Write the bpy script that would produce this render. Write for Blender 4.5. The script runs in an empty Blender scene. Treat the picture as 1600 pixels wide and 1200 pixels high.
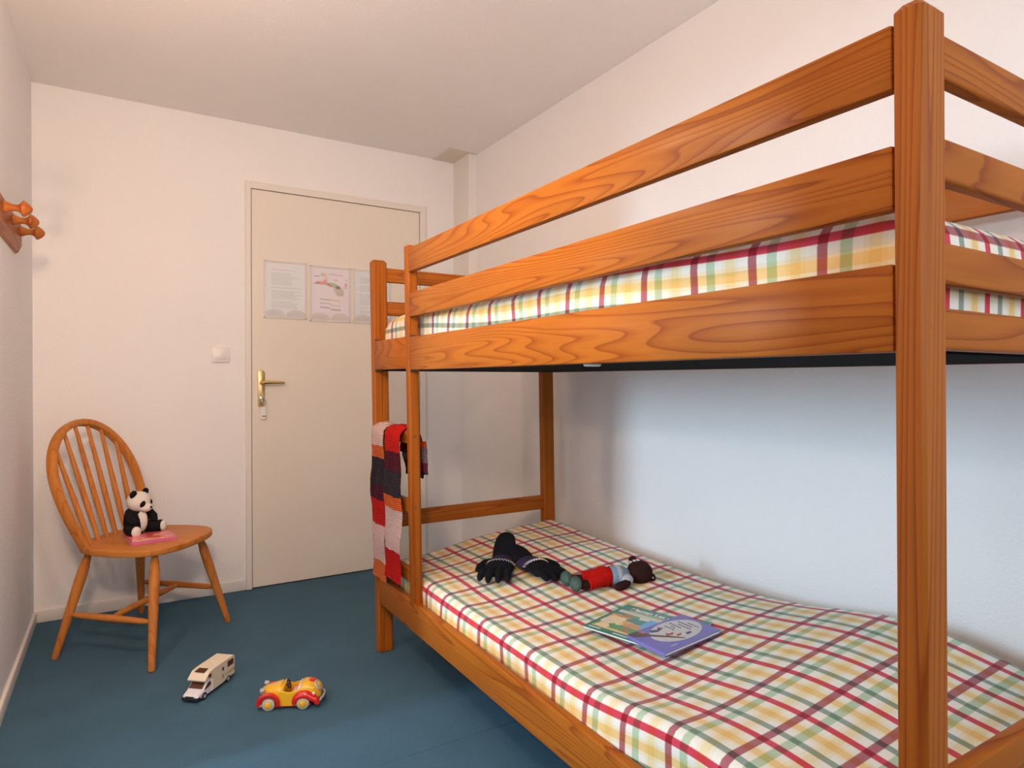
import bpy, bmesh, math, random
from mathutils import Vector, Matrix, noise as mnoise

S = bpy.context.scene
COL = S.collection
rad = math.radians
PI = math.pi

# ---------------------------------------------------------------- camera
cam_d = bpy.data.cameras.new('camera')
cam = bpy.data.objects.new('camera', cam_d)
COL.objects.link(cam)
S.camera = cam
cam_d.sensor_width = 36.0
cam_d.lens = 36.0 * 1006.98 / 1600.0
cam_d.clip_start = 0.02
_y, _t, _r = rad(31.2295), rad(-0.3288), rad(-0.0591)
_F = Vector((math.sin(_y) * math.cos(_t), math.cos(_y) * math.cos(_t), math.sin(_t)))
_R = Vector((math.cos(_y), -math.sin(_y), 0))
_U = _R.cross(_F)
_R2 = _R * math.cos(_r) + _U * math.sin(_r)
_U2 = -_R * math.sin(_r) + _U * math.cos(_r)
cam.matrix_world = Matrix(((_R2.x, _U2.x, -_F.x, 0), (_R2.y, _U2.y, -_F.y, 0),
                           (_R2.z, _U2.z, -_F.z, 1.0626), (0, 0, 0, 1)))

# ---------------------------------------------------------------- world, lights, exposure
W = bpy.data.worlds.new('sky')
S.world = W
W.use_nodes = True
_bg = W.node_tree.nodes['Background']
_bg.inputs[0].default_value = (0.62, 0.80, 1.0, 1)
_bg.inputs[1].default_value = 1.0

S.view_settings.view_transform = 'Standard'
S.view_settings.look = 'None'
S.view_settings.gamma = 1.0
S.view_settings.use_curve_mapping = False
S.view_settings.exposure = 0.62


def lamp(name, kind, loc, power, color, rot=(0, 0, 0), **kw):
    d = bpy.data.lights.new(name, kind)
    d.energy = power
    d.color = color
    for k, v in kw.items():
        setattr(d, k, v)
    o = bpy.data.objects.new(name, d)
    o.location = loc
    o.rotation_euler = rot
    COL.objects.link(o)
    return o


# bluish daylight through an unseen left-wall opening, its edges set to cut the light
lamp('daylight', 'AREA', (-3.5, 1.86, 1.65), 92, (0.54, 0.79, 1.0), (0, rad(-90), 0),
     shape='RECTANGLE', size=1.3, size_y=0.28)
# daylight fill added behind the camera, with an unseen window built round it
lamp('rear_daylight_fill', 'AREA', (1.15, -1.06, 1.45), 9.5, (0.86, 0.92, 1.0), (rad(90), 0, 0),
     shape='RECTANGLE', size=0.8, size_y=1.1)
# warm room lamp under the ceiling
lamp('ceiling_lamp_bulb', 'POINT', (0.10, 1.30, 1.86), 11.5, (1.0, 0.69, 0.50), shadow_soft_size=0.05)
# added warm fill without a fixture, at the left wall just outside the view
lamp('left_warm_fill', 'POINT', (-0.285, 2.0, 1.40), 6.5, (1.0, 0.69, 0.50), shadow_soft_size=0.03)
# warm spot lamp above and behind the camera, turned to the door end of the room
_sd = Vector((0.35, 3.25, -1.15))
_sp = lamp('spot_lamp', 'SPOT', (-0.10, 0.22, 1.70), 52, (1.0, 0.70, 0.52), shadow_soft_size=0.08,
           spot_size=rad(100), spot_blend=0.75)
_sp.rotation_euler = _sd.to_track_quat('-Z', 'Y').to_euler()

# ---------------------------------------------------------------- materials
MATS = {}


class NT:
    def __init__(self, name):
        self.m = bpy.data.materials.new(name)
        self.m.use_nodes = True
        self.t = self.m.node_tree
        self.b = self.t.nodes['Principled BSDF']

    def n(self, kind, **kw):
        nd = self.t.nodes.new(kind)
        for k, v in kw.items():
            if k.startswith('i_'):
                key = k[2:]
                key = int(key) if key.isdigit() else key.replace('_', ' ')
                nd.inputs[key].default_value = v
            else:
                setattr(nd, k, v)
        return nd

    def l(self, a, b):
        self.t.links.new(a, b)

    def math(self, op, a, b=None, c=None):
        nd = self.n('ShaderNodeMath', operation=op)
        for i, v in enumerate((a, b, c)):
            if v is None:
                continue
            if isinstance(v, (int, float)):
                nd.inputs[i].default_value = v
            else:
                self.l(v, nd.inputs[i])
        return nd.outputs[0]

    def mix(self, fac, a, b, blend='MIX'):
        nd = self.n('ShaderNodeMix', data_type='RGBA', blend_type=blend)
        for sock, v in ((nd.inputs['Factor'], fac), (nd.inputs[6], a), (nd.inputs[7], b)):
            if isinstance(v, (int, float)):
                sock.default_value = v
            elif isinstance(v, tuple):
                sock.default_value = (v[0], v[1], v[2], 1)
            else:
                self.l(v, sock)
        return nd.outputs[2]

    def ramp(self, fac, stops, interp='LINEAR'):
        nd = self.n('ShaderNodeValToRGB')
        cr = nd.color_ramp
        cr.interpolation = interp
        while len(cr.elements) < len(stops):
            cr.elements.new(0.5)
        for e, (p, c) in zip(cr.elements, stops):
            e.position = p
            e.color = (c[0], c[1], c[2], 1) if isinstance(c, tuple) else (c, c, c, 1)
        self.l(fac, nd.inputs[0])
        return nd.outputs[0]

    def bump(self, h, strength=0.3, dist=0.002):
        nd = self.n('ShaderNodeBump', i_Strength=strength, i_Distance=dist)
        self.l(h, nd.inputs['Height'])
        self.l(nd.outputs[0], self.b.inputs['Normal'])
        return nd

    def base(self, c):
        if isinstance(c, tuple):
            self.b.inputs['Base Color'].default_value = (c[0], c[1], c[2], 1)
        else:
            self.l(c, self.b.inputs['Base Color'])

    def set(self, **kw):
        for k, v in kw.items():
            self.b.inputs[k.replace('_', ' ')].default_value = v


def plain(name, col, rough=0.5, metal=0.0, var=0.06, nscale=25, bump=0.0, bscale=400, spec=0.5, **kw):
    t = NT(name)
    tc = t.n('ShaderNodeTexCoord')
    nz = t.n('ShaderNodeTexNoise', i_Scale=float(nscale), i_Detail=3.0)
    t.l(tc.outputs['Object'], nz.inputs['Vector'])
    dk = tuple(c * (1 - var) for c in col)
    lt = tuple(min(1, c * (1 + var)) for c in col)
    t.base(t.mix(nz.outputs['Fac'], dk, lt))
    t.set(Roughness=rough, Metallic=metal)
    t.b.inputs['Specular IOR Level'].default_value = spec
    if bump:
        nb = t.n('ShaderNodeTexNoise', i_Scale=float(bscale), i_Detail=2.0)
        t.l(tc.outputs['Object'], nb.inputs['Vector'])
        t.bump(nb.outputs['Fac'], bump, 0.002)
    for k, v in kw.items():
        t.b.inputs[k.replace('_', ' ')].default_value = v
    MATS[name] = t.m
    return t.m


def wood(name, axis, light, mid, dark, lines=20.0, across=7.0, along=0.55, rough=0.42, fibre=0.25, coat=0.02):
    t = NT(name)
    tc = t.n('ShaderNodeTexCoord')
    oi = t.n('ShaderNodeObjectInfo')
    off = t.n('ShaderNodeVectorMath', operation='ADD')
    sc3 = t.n('ShaderNodeVectorMath', operation='SCALE')
    sc3.inputs[0].default_value = (3.7, 5.1, 2.3)
    t.l(oi.outputs['Random'], sc3.inputs['Scale'])
    t.l(tc.outputs['Object'], off.inputs[0])
    t.l(sc3.outputs[0], off.inputs[1])
    v = [across, across, across]
    v['XYZ'.index(axis)] = along
    mp = t.n('ShaderNodeMapping')
    mp.inputs['Scale'].default_value = v
    t.l(off.outputs[0], mp.inputs['Vector'])
    nz = t.n('ShaderNodeTexNoise', i_Scale=1.0, i_Detail=2.0, i_Roughness=0.45, i_Distortion=0.25)
    t.l(mp.outputs[0], nz.inputs['Vector'])
    fr = t.math('FRACT', t.math('MULTIPLY', nz.outputs['Fac'], lines))
    g = t.ramp(fr, [(0.0, light), (0.45, light), (0.78, mid), (0.93, dark), (1.0, light)])
    vf = [170.0] * 3
    vf['XYZ'.index(axis)] = 5.0
    mf = t.n('ShaderNodeMapping')
    mf.inputs['Scale'].default_value = vf
    t.l(off.outputs[0], mf.inputs['Vector'])
    nf = t.n('ShaderNodeTexNoise', i_Scale=1.0, i_Detail=2.0)
    t.l(mf.outputs[0], nf.inputs['Vector'])
    fib = t.ramp(nf.outputs['Fac'], [(0.35, 0.72), (0.65, 1.0)])
    c1 = t.mix(fibre, g, fib, 'MULTIPLY')
    nl = t.n('ShaderNodeTexNoise', i_Scale=3.0, i_Detail=2.0)
    t.l(off.outputs[0], nl.inputs['Vector'])
    lv = t.ramp(nl.outputs['Fac'], [(0.3, 0.78), (0.7, 1.08)])
    t.base(t.mix(0.6, c1, lv, 'MULTIPLY'))
    t.set(Roughness=rough)
    t.b.inputs['Specular IOR Level'].default_value = 0.12
    t.b.inputs['Coat Weight'].default_value = coat
    t.b.inputs['Coat Roughness'].default_value = 0.22
    t.bump(nf.outputs['Fac'], 0.08, 0.001)
    MATS[name] = t.m
    return t.m


PINE = dict(light=(0.42, 0.122, 0.011), mid=(0.355, 0.091, 0.008), dark=(0.26, 0.057, 0.0045))
wood('pine_X', 'X', lines=26.0, **PINE)
wood('pine_Y', 'Y', lines=34.0, along=0.45, **PINE)
wood('pine_Z', 'Z', lines=24.0, across=13.0, along=0.12, **PINE)
BEECH = dict(light=(0.60, 0.225, 0.05), mid=(0.56, 0.20, 0.04), dark=(0.49, 0.155, 0.028))
for ax in 'XYZ':
    wood('beech_' + ax, ax, lines=14.0, **BEECH)
RACKW = dict(light=(0.42, 0.13, 0.030), mid=(0.36, 0.10, 0.022), dark=(0.28, 0.065, 0.012))
wood('rack_Y', 'Y', lines=16.0, **RACKW)
wood('rack_X', 'X', lines=12.0, **RACKW)


def plaster(name, col, b=0.25, scale=140.0, dist=0.004):
    t = NT(name)
    tc = t.n('ShaderNodeTexCoord')
    n1 = t.n('ShaderNodeTexNoise', i_Scale=scale, i_Detail=3.0)
    t.l(tc.outputs['Object'], n1.inputs['Vector'])
    n2 = t.n('ShaderNodeTexNoise', i_Scale=2.5, i_Detail=3.0)
    t.l(tc.outputs['Object'], n2.inputs['Vector'])
    t.base(t.mix(n2.outputs['Fac'], tuple(c * 0.965 for c in col), tuple(min(1, c * 1.02) for c in col)))
    t.set(Roughness=0.85)
    t.b.inputs['Specular IOR Level'].default_value = 0.2
    t.bump(n1.outputs['Fac'], b, dist)
    MATS[name] = t.m


plaster('wall_paint', (0.875, 0.855, 0.835), 0.35, 110.0)
plaster('ceiling_paint', (0.90, 0.875, 0.85), 0.5, 150.0)
plaster('casing_paint', (0.82, 0.79, 0.735), 0.05)
plain('door_paint', (0.80, 0.735, 0.635), 0.42, var=0.015, nscale=3, spec=0.4)
plain('frame_paint', (0.80, 0.755, 0.68), 0.45, var=0.015, nscale=4, spec=0.4)
plain('base_paint', (0.78, 0.745, 0.70), 0.5, var=0.03, nscale=8)
plain('gap_black', (0.05, 0.03, 0.02), 0.9)
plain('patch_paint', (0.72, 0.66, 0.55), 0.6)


def carpet():
    t = NT('carpet')
    tc = t.n('ShaderNodeTexCoord')
    n1 = t.n('ShaderNodeTexNoise', i_Scale=420.0, i_Detail=2.0)
    t.l(tc.outputs['Object'], n1.inputs['Vector'])
    n2 = t.n('ShaderNodeTexNoise', i_Scale=5.0, i_Detail=4.0)
    t.l(tc.outputs['Object'], n2.inputs['Vector'])
    a = t.ramp(n1.outputs['Fac'], [(0.3, (0.048, 0.112, 0.165)), (0.7, (0.076, 0.160, 0.225))])
    t.base(t.mix(0.5, a, t.ramp(n2.outputs['Fac'], [(0.3, 0.85), (0.7, 1.1)]), 'MULTIPLY'))
    t.set(Roughness=0.95)
    t.b.inputs['Specular IOR Level'].default_value = 0.15
    t.bump(n1.outputs['Fac'], 0.5, 0.003)
    MATS['carpet'] = t.m


carpet()


def plaid():
    t = NT('plaid_cotton')
    uv = t.n('ShaderNodeUVMap')
    sp = t.n('ShaderNodeSeparateXYZ')
    t.l(uv.outputs[0], sp.inputs[0])
    u = t.math('DIVIDE', sp.outputs[0], 0.12)
    v = t.math('DIVIDE', sp.outputs[1], 0.126)

    def stripe(c, centre, w):
        f = t.math('FRACT', t.math('ADD', c, 0.5 - centre + 50))
        d = t.math('ABSOLUTE', t.math('SUBTRACT', f, 0.5))
        mr = t.n('ShaderNodeMapRange', i_1=w / 2 - 0.008, i_2=w / 2 + 0.008, i_3=1.0, i_4=0.0)
        t.l(d, mr.inputs[0])
        return mr.outputs[0]
    c = t.mix(0.0, (0.84, 0.80, 0.69), (1, 1, 1))
    for cc, ce, w, col in ((u, 0.0, 0.135, (0.74, 0.065, 0.12)), (u, 0.34, 0.125, (0.33, 0.43, 0.40)),
                           (u, 0.67, 0.27, (1.0, 0.92, 0.74)), (u, 0.67, 0.15, (0.97, 0.78, 0.47)),
                           (v, 0.0, 0.135, (0.48, 0.17, 0.22)), (v, -0.30, 0.15, (0.56, 0.73, 0.58)),
                           (v, -0.64, 0.28, (0.98, 0.94, 0.82)), (v, -0.64, 0.15, (0.98, 0.91, 0.72))):
        c = t.mix(stripe(cc, ce, w), c, t.mix(1.0, c, col, 'MULTIPLY'))
    # the weave
    nz = t.n('ShaderNodeTexNoise', i_Scale=900.0, i_Detail=1.0)
    t.l(uv.outputs[0], nz.inputs['Vector'])
    c = t.mix(0.35, c, t.ramp(nz.outputs['Fac'], [(0.3, 0.82), (0.7, 1.0)]), 'MULTIPLY')
    t.base(c)
    t.set(Roughness=0.85)
    t.b.inputs['Specular IOR Level'].default_value = 0.2
    t.b.inputs['Sheen Weight'].default_value = 0.15
    n2 = t.n('ShaderNodeTexNoise', i_Scale=14.0, i_Detail=3.0)
    t.l(uv.outputs[0], n2.inputs['Vector'])
    t.bump(n2.outputs['Fac'], 0.25, 0.01)
    MATS['plaid'] = t.m


plaid()


def knit(name, col, scale=170.0, var=0.25, strength=0.7, axis=0):
    t = NT(name)
    tc = t.n('ShaderNodeTexCoord')
    wv = t.n('ShaderNodeTexWave', i_Scale=scale, i_Distortion=2.0, i_Detail=1.0)
    wv.bands_direction = 'XYZ'[axis]
    t.l(tc.outputs['Object'], wv.inputs['Vector'])
    wv.inputs['Detail Scale'].default_value = 3.0
    nz = t.n('ShaderNodeTexNoise', i_Scale=300.0, i_Detail=2.0)
    t.l(tc.outputs['Object'], nz.inputs['Vector'])
    f = t.math('MULTIPLY', t.math('MULTIPLY', wv.outputs['Fac'], nz.outputs['Fac']), 1.8)
    t.base(t.mix(f, tuple(c * (1 - var) for c in col), tuple(min(1, c * (1 + var)) for c in col)))
    t.set(Roughness=0.95)
    t.b.inputs['Specular IOR Level'].default_value = 0.1
    t.bump(f, strength, 0.004)
    MATS[name] = t.m


# ---------------------------------------------------------------- mesh helpers
class MB:
    def __init__(self):
        self.bm = bmesh.new()
        self.uv = None

    def box(self, x0, x1, y0, y1, z0, z1, bev=0.0, seg=2):
        b = bmesh.new()
        bmesh.ops.create_cube(b, size=1.0)
        for v in b.verts:
            v.co = Vector((x0 + (v.co.x + .5) * (x1 - x0), y0 + (v.co.y + .5) * (y1 - y0), z0 + (v.co.z + .5) * (z1 - z0)))
        if bev > 0:
            bmesh.ops.bevel(b, geom=list(b.edges), offset=bev, segments=seg, affect='EDGES', profile=0.5)
        self.merge(b)
        return self

    def merge(self, b, mat=None):
        if mat is not None:
            b.transform(mat)
        me = bpy.data.meshes.new('tmp')
        b.to_mesh(me)
        b.free()
        self.bm.from_mesh(me)
        bpy.data.meshes.remove(me)

    def ell(self, c, r, rot=None, seg=20, rings=12):
        b = bmesh.new()
        bmesh.ops.create_uvsphere(b, u_segments=seg, v_segments=rings, radius=1.0)
        m = Matrix.Translation(Vector(c))
        if rot is not None:
            m = m @ rot
        m = m @ Matrix.Diagonal((r[0], r[1], r[2], 1))
        self.merge(b, m)
        return self

    def lathe(self, prof, origin, axis='Z', seg=20, cap=True):
        # prof : list of (radius, distance along the axis)
        b = bmesh.new()
        rings = []
        for r, h in prof:
            rings.append([b.verts.new((r * math.cos(2 * PI * k / seg), r * math.sin(2 * PI * k / seg), h)) for k in range(seg)])
        for a, c in zip(rings[:-1], rings[1:]):
            for k in range(seg):
                b.faces.new((a[k], a[(k + 1) % seg], c[(k + 1) % seg], c[k]))
        if cap:
            b.faces.new(list(reversed(rings[0])))
            b.faces.new(rings[-1])
        if isinstance(axis, str):
            rot = {'Z': Matrix.Identity(4), 'X': Matrix.Rotation(PI / 2, 4, 'Y'), 'Y': Matrix.Rotation(-PI / 2, 4, 'X')}[axis]
        else:
            rot = Vector((0, 0, 1)).rotation_difference(Vector(axis)).to_matrix().to_4x4()
        self.merge(b, Matrix.Translation(Vector(origin)) @ rot)
        return self

    def tube(self, pts, radii, seg=12, sy=1.0, cap=True, up=None, square=0.0, closed=False):
        pts = [Vector(p) for p in pts]
        if isinstance(radii, (int, float)):
            radii = [radii] * len(pts)
        b = bmesh.new()
        rings = []
        n = len(pts)
        nrm = Vector(up) if up is not None else None
        for i, p in enumerate(pts):
            if closed:
                d = (pts[(i + 1) % n] - pts[i - 1]).normalized()
            else:
                d = (pts[min(i + 1, n - 1)] - pts[max(i - 1, 0)]).normalized()
            if nrm is None:
                nrm = d.orthogonal()
            q = (nrm - d * nrm.dot(d))
            q.normalize()
            if up is None:
                nrm = q
            e = d.cross(q)
            ring = []
            for k in range(seg):
                a = 2 * PI * k / seg
                ca, sa = math.cos(a), math.sin(a)
                if square:
                    m = max(abs(ca), abs(sa))
                    f = 1 + square * (1 / m - 1)
                    ca *= f
                    sa *= f
                ring.append(b.verts.new(p + q * (radii[i] * ca) + e * (radii[i] * sy * sa)))
            rings.append(ring)
        prs = list(zip(rings[:-1], rings[1:]))
        if closed:
            prs.append((rings[-1], rings[0]))
        for a, c in prs:
            for k in range(seg):
                b.faces.new((a[k], a[(k + 1) % seg], c[(k + 1) % seg], c[k]))
        if cap and not closed:
            b.faces.new(list(reversed(rings[0])))
            b.faces.new(rings[-1])
        self.merge(b)
        return self

    def prism(self, poly, z0, z1, mat=None, bev=0.0):
        b = bmesh.new()
        lo = [b.verts.new((p[0], p[1], z0)) for p in poly]
        hi = [b.verts.new((p[0], p[1], z1)) for p in poly]
        n = len(poly)
        b.faces.new(list(reversed(lo)))
        b.faces.new(hi)
        for k in range(n):
            b.faces.new((lo[k], lo[(k + 1) % n], hi[(k + 1) % n], hi[k]))
        bmesh.ops.recalc_face_normals(b, faces=b.faces)
        if bev > 0:
            es = [e for e in b.edges if abs(e.verts[0].co.z - e.verts[1].co.z) < 1e-7]
            bmesh.ops.bevel(b, geom=es, offset=bev, segments=3, affect='EDGES', profile=0.5)
        self.merge(b, mat)
        return self

    def loft(self, secs, cap=True):
        b = bmesh.new()
        rings = [[b.verts.new(Vector(p)) for p in s] for s in secs]
        n = len(rings[0])
        for a, c in zip(rings[:-1], rings[1:]):
            for k in range(n):
                b.faces.new((a[k], a[(k + 1) % n], c[(k + 1) % n], c[k]))
        if cap:
            b.faces.new(list(reversed(rings[0])))
            b.faces.new(rings[-1])
        bmesh.ops.recalc_face_normals(b, faces=b.faces)
        self.merge(b)
        return self

    def quad(self, *p):
        vs = [self.bm.verts.new(Vector(q)) for q in p]
        self.bm.faces.new(vs)
        return self


def link(o, parent):
    COL.objects.link(o)
    if parent is not None:
        o.parent = parent
    return o


def obj(name, mb, mat, parent=None, smooth=True, angle=35, world=True):
    """one mesh object; vertices given in the parent's own space (or world when parent has no rotation)"""
    bm = mb.bm if isinstance(mb, MB) else mb
    if world and parent is not None:
        off = -ORIG.get(parent.name, Vector((0, 0, 0)))
        bmesh.ops.translate(bm, verts=bm.verts, vec=off)
    me = bpy.data.meshes.new(name)
    bm.to_mesh(me)
    bm.free()
    for m in (mat if isinstance(mat, (list, tuple)) else [mat]):
        me.materials.append(MATS[m])
    if smooth:
        me.polygons.foreach_set('use_smooth', [True] * len(me.polygons))
        me.set_sharp_from_angle(angle=rad(angle))
    o = bpy.data.objects.new(name, me)
    return link(o, parent)


ORIG = {}


def tag(o, label, cat, group=None):
    o['label'] = label
    o['category'] = cat
    if group:
        o['group'] = group
    return o


def thing(name, label, cat, loc=(0, 0, 0), rotz=0.0, group=None, world=False):
    o = bpy.data.objects.new(name, None)
    o.empty_display_size = 0.05
    COL.objects.link(o)
    o.location = loc
    o.rotation_euler = (0, 0, rotz)
    if world:
        ORIG[o.name] = Vector(loc)
    return tag(o, label, cat, group)


def struct(name, mb, mat, parent=None, **kw):
    o = obj(name, mb, mat, parent, **kw)
    if parent is None:
        o['kind'] = 'structure'
    return o


def smoothstep(a, b, x):
    t = max(0.0, min(1.0, (x - a) / (b - a)))
    return t * t * (3 - 2 * t)


# ---------------------------------------------------------------- the room
XL, XR, YB, YR, ZC = -0.331, 1.763, 3.50, -1.0, 2.368
OY0, OY1, OZ = 0.95, 1.95, 1.70      # unseen opening in the left wall, sized to shape the daylight

fl = bpy.data.objects.new('floor', None)
COL.objects.link(fl)
fl['kind'] = 'structure'
obj('carpet_sheet', MB().box(XL - .15, XR + .1, 1.7075, YB + .1, -0.03, 0.0, 0.0012, 1), 'carpet', fl)
obj('carpet_sheet', MB().box(XL - .15, XR + .1, YR - .1, 1.7060, -0.03, 0.0, 0.0012, 1), 'carpet', fl)
obj('underlay', MB().box(XL - .15, XR + .1, YR - .1, YB + .1, -0.06, -0.031), 'gap_black', fl)

ce = struct('ceiling', MB().box(XL - .15, XR + .1, YR - .1, YB + .1, ZC, ZC + .1), 'ceiling_paint')
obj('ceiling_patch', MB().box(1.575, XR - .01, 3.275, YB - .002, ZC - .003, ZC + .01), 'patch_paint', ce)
struct('wall_back', MB().box(XL - .15, XR + .1, YB, YB + .1, -.03, ZC + .05), 'wall_paint')
struct('wall_right', MB().box(XR, XR + .1, YR, YB, -.03, ZC + .05), 'wall_paint')
wr = MB().box(XL - .15, .73, YR - .1, YR, -.03, ZC + .05).box(1.57, XR + .1, YR - .1, YR, -.03, ZC + .05)
wr.box(.73, 1.57, YR - .1, YR, -.03, .88).box(.73, 1.57, YR - .1, YR, 2.02, ZC + .05)
struct('wall_rear', wr, 'wall_paint')
wf = MB()
for (a, b, c, d) in ((.73, .77, .88, 2.02), (1.53, 1.57, .88, 2.02), (.77, 1.53, .88, .92), (.77, 1.53, 1.98, 2.02)):
    wf.box(a, b, YR - .05, YR - .01, c, d, .003, 1)
struct('added_window', wf, 'base_paint')  # unseen window frame, added around the daylight fill
wl = MB().box(XL - .15, XL, OY1, YB, -.03, ZC + .05)
wl.box(XL - .15, XL, YR, OY0, -.03, ZC + .05)
wl.box(XL - .15, XL, OY0, OY1, OZ, ZC + .05)
struct('wall_left', wl, 'wall_paint')
struct('baseboard_back', MB().box(XL, 0.5385, YB - .011, YB + .002, 0.0, .052, .003, 2), 'base_paint')
struct('baseboard_left', MB().box(XL - .002, XL + .011, OY1 + .01, YB - .011, 0.0, .052, .003, 2), 'base_paint')
# boxed-in pipe casing high up in the corner
struct('trim_1', MB().box(1.712, XR + .002, 3.30, YB + .002, 1.33, ZC + .002, .002, 1), 'casing_paint')

# door
DY = YB - .012
d1 = bpy.data.objects.new('door_1', None)
COL.objects.link(d1)
d1['kind'] = 'structure'
d1.location = (1.03, YB, 0)
ORIG['door_1'] = Vector((1.03, YB, 0))
X0, X1, ZT = 0.566, 1.490, 2.04
obj('door_leaf', MB().box(X0 + .003, X1 - .003, YB - .010, YB + .0, 0.006, ZT - .003, .0015, 1), 'door_paint', d1)
obj('gap_shade', MB().box(X0 - .002, X1 + .002, YB - .0015, YB + .001, 0.0, ZT + .002), 'gap_black', d1)  # dark sheet standing in for the shade in the gap round the leaf
obj('door_frame', MB().box(0.539, X0, YB - .016, YB + .002, 0, ZT + .034, .002, 1), 'frame_paint', d1)
obj('door_frame', MB().box(X1, X1 + .036, YB - .016, YB + .002, 0, ZT + .034, .002, 1), 'frame_paint', d1)
obj('door_frame', MB().box(X0, X1, YB - .016, YB + .002, ZT, ZT + .034, .002, 1), 'frame_paint', d1)

plain('brass', (0.78, 0.56, 0.24), 0.22, metal=1.0, var=0.04)
plain('steel', (0.55, 0.53, 0.50), 0.3, metal=1.0, var=0.04)
plain('white_plastic', (0.82, 0.79, 0.77), 0.35, var=0.01)
hx, hz = 0.613, 1.02
pl = []
for k in range(40):
    a = 2 * PI * k / 40
    pl.append((hx + 0.0175 * math.cos(a), hz + (0.079 if math.sin(a) > 0 else -0.079) + 0.0175 * math.sin(a)))
rotY = Matrix(((1, 0, 0, 0), (0, 0, -1, YB - .010), (0, 1, 0, 0), (0, 0, 0, 1)))
hp = obj('handle_plate', MB().prism(pl, 0, .006, rotY, .0018), 'brass', d1)
lv = MB()
lv.tube([(hx - .002, YB - .012, 1.0525), (hx - .002, YB - .052, 1.0525), (hx + .006, YB - .058, 1.0525), (hx + .03, YB - .059, 1.053),
         (hx + .075, YB - .058, 1.052), (hx + .10, YB - .056, 1.052), (hx + .108, YB - .055, 1.0525)],
        [.009, .009, .0105, .0095, .0075, .006, .004], 12)
lv.lathe([(.0075, -.003), (.0095, -.001), (.0095, .001), (.0075, .003)], (hx + .083, YB - .058, 1.052), 'X', 14)
obj('lever', lv, 'brass', hp, world=False)
for o in [hp.children[0]]:
    for v in o.data.vertices:
        v.co = Vector((v.co.x - 1.03, v.co.y - YB, v.co.z))
cy = MB().lathe([(.010, 0), (.010, .010), (.0085, .011)], (hx, YB - .0155, .972), (0, -1, 0), 18)
cy.box(hx - .0035, hx + .0035, YB - .030, YB - .016, .951, .972, .001, 1)
o = obj('lock_cylinder', cy, 'steel', d1)
o = obj('screw', MB().lathe([(.004, 0), (.0035, .0015)], (hx, YB - .0155, 1.098), (0, -1, 0), 12), 'steel', d1)

# key with tag hanging from the lock
kt = thing('door_key', 'key with a small white tag hanging in the brass door lock', 'key', (hx + .004, YB - .03, .862), 0, world=True)
kb = MB()
ring = [(hx + .006 + .011 * math.cos(a), YB - .034, .957 + .011 * math.sin(a)) for a in [2 * PI * k / 20 for k in range(20)]]
kb.tube(ring, .0028, 8, closed=True)
obj('key_bow', kb, 'steel', kt)
kr = MB().tube([(hx + .008, YB - .034 + .009 * math.cos(a), .938 + .011 * math.sin(a)) for a in [2 * PI * k / 18 for k in range(18)]], .0009, 6, closed=True)
obj('key_ring', kr, 'steel', kt)
tg = MB().box(hx - .008, hx + .018, YB - .036, YB - .032, .866, .929, .0012, 1)
obj('key_tag', tg, 'white_plastic', kt)
obj('tag_stripe', MB().box(hx - .001, hx + .017, YB - .0366, YB - .0355, .8795, .8835), 'gap_black', kt)

# light switch
sw = thing('light_switch', 'square white rocker light switch on the wall beside the door', 'switch', (.425, YB, 1.155), 0, world=True)
obj('switch_plate', MB().box(.385, .466, YB - .010, YB, 1.153, 1.227, .003, 2), 'white_plastic', sw)
obj('rocker', MB().box(.403, .449, YB - .0135, YB - .008, 1.168, 1.212, .002, 2), 'white_plastic', sw)

# ---------------------------------------------------------------- notices on the door


def text_sheet(name, col, seed):
    t = NT(name)
    uv = t.n('ShaderNodeUVMap')
    sp = t.n('ShaderNodeSeparateXYZ')
    t.l(uv.outputs[0], sp.inputs[0])
    u, v = sp.outputs[0], sp.outputs[1]
    row = t.math('MULTIPLY', v, 30.0)
    fr = t.math('FRACT', row)
    line = t.math('LESS_THAN', fr, 0.42)
    fl_ = t.math('FLOOR', row)
    wn = t.n('ShaderNodeTexWhiteNoise', noise_dimensions='1D')
    t.l(t.math('ADD', fl_, seed), wn.inputs['W'])
    ln = t.math('LESS_THAN', u, t.math('MULTIPLY_ADD', wn.outputs['Value'], 0.45, 0.52))
    blank = t.math('GREATER_THAN', wn.outputs['Value'], 0.22)
    inx = t.math('GREATER_THAN', u, 0.14)
    iny = t.math('MULTIPLY', t.math('GREATER_THAN', v, 0.16), t.math('LESS_THAN', v, 0.90))
    cn = t.n('ShaderNodeCombineXYZ')
    t.l(t.math('MULTIPLY', u, 90.0), cn.inputs[0])
    t.l(fl_, cn.inputs[1])
    nz = t.n('ShaderNodeTexNoise', i_Scale=1.0, i_Detail=1.0)
    t.l(cn.outputs[0], nz.inputs['Vector'])
    wd = t.math('GREATER_THAN', nz.outputs['Fac'], 0.42)
    f = line
    for q in (ln, blank, inx, iny, wd):
        f = t.math('MULTIPLY', f, q)
    t.base(t.mix(t.math('MULTIPLY', f, 0.45), col, (0.12, 0.13, 0.15)))
    t.set(Roughness=0.6)
    MATS[name] = t.m


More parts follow.
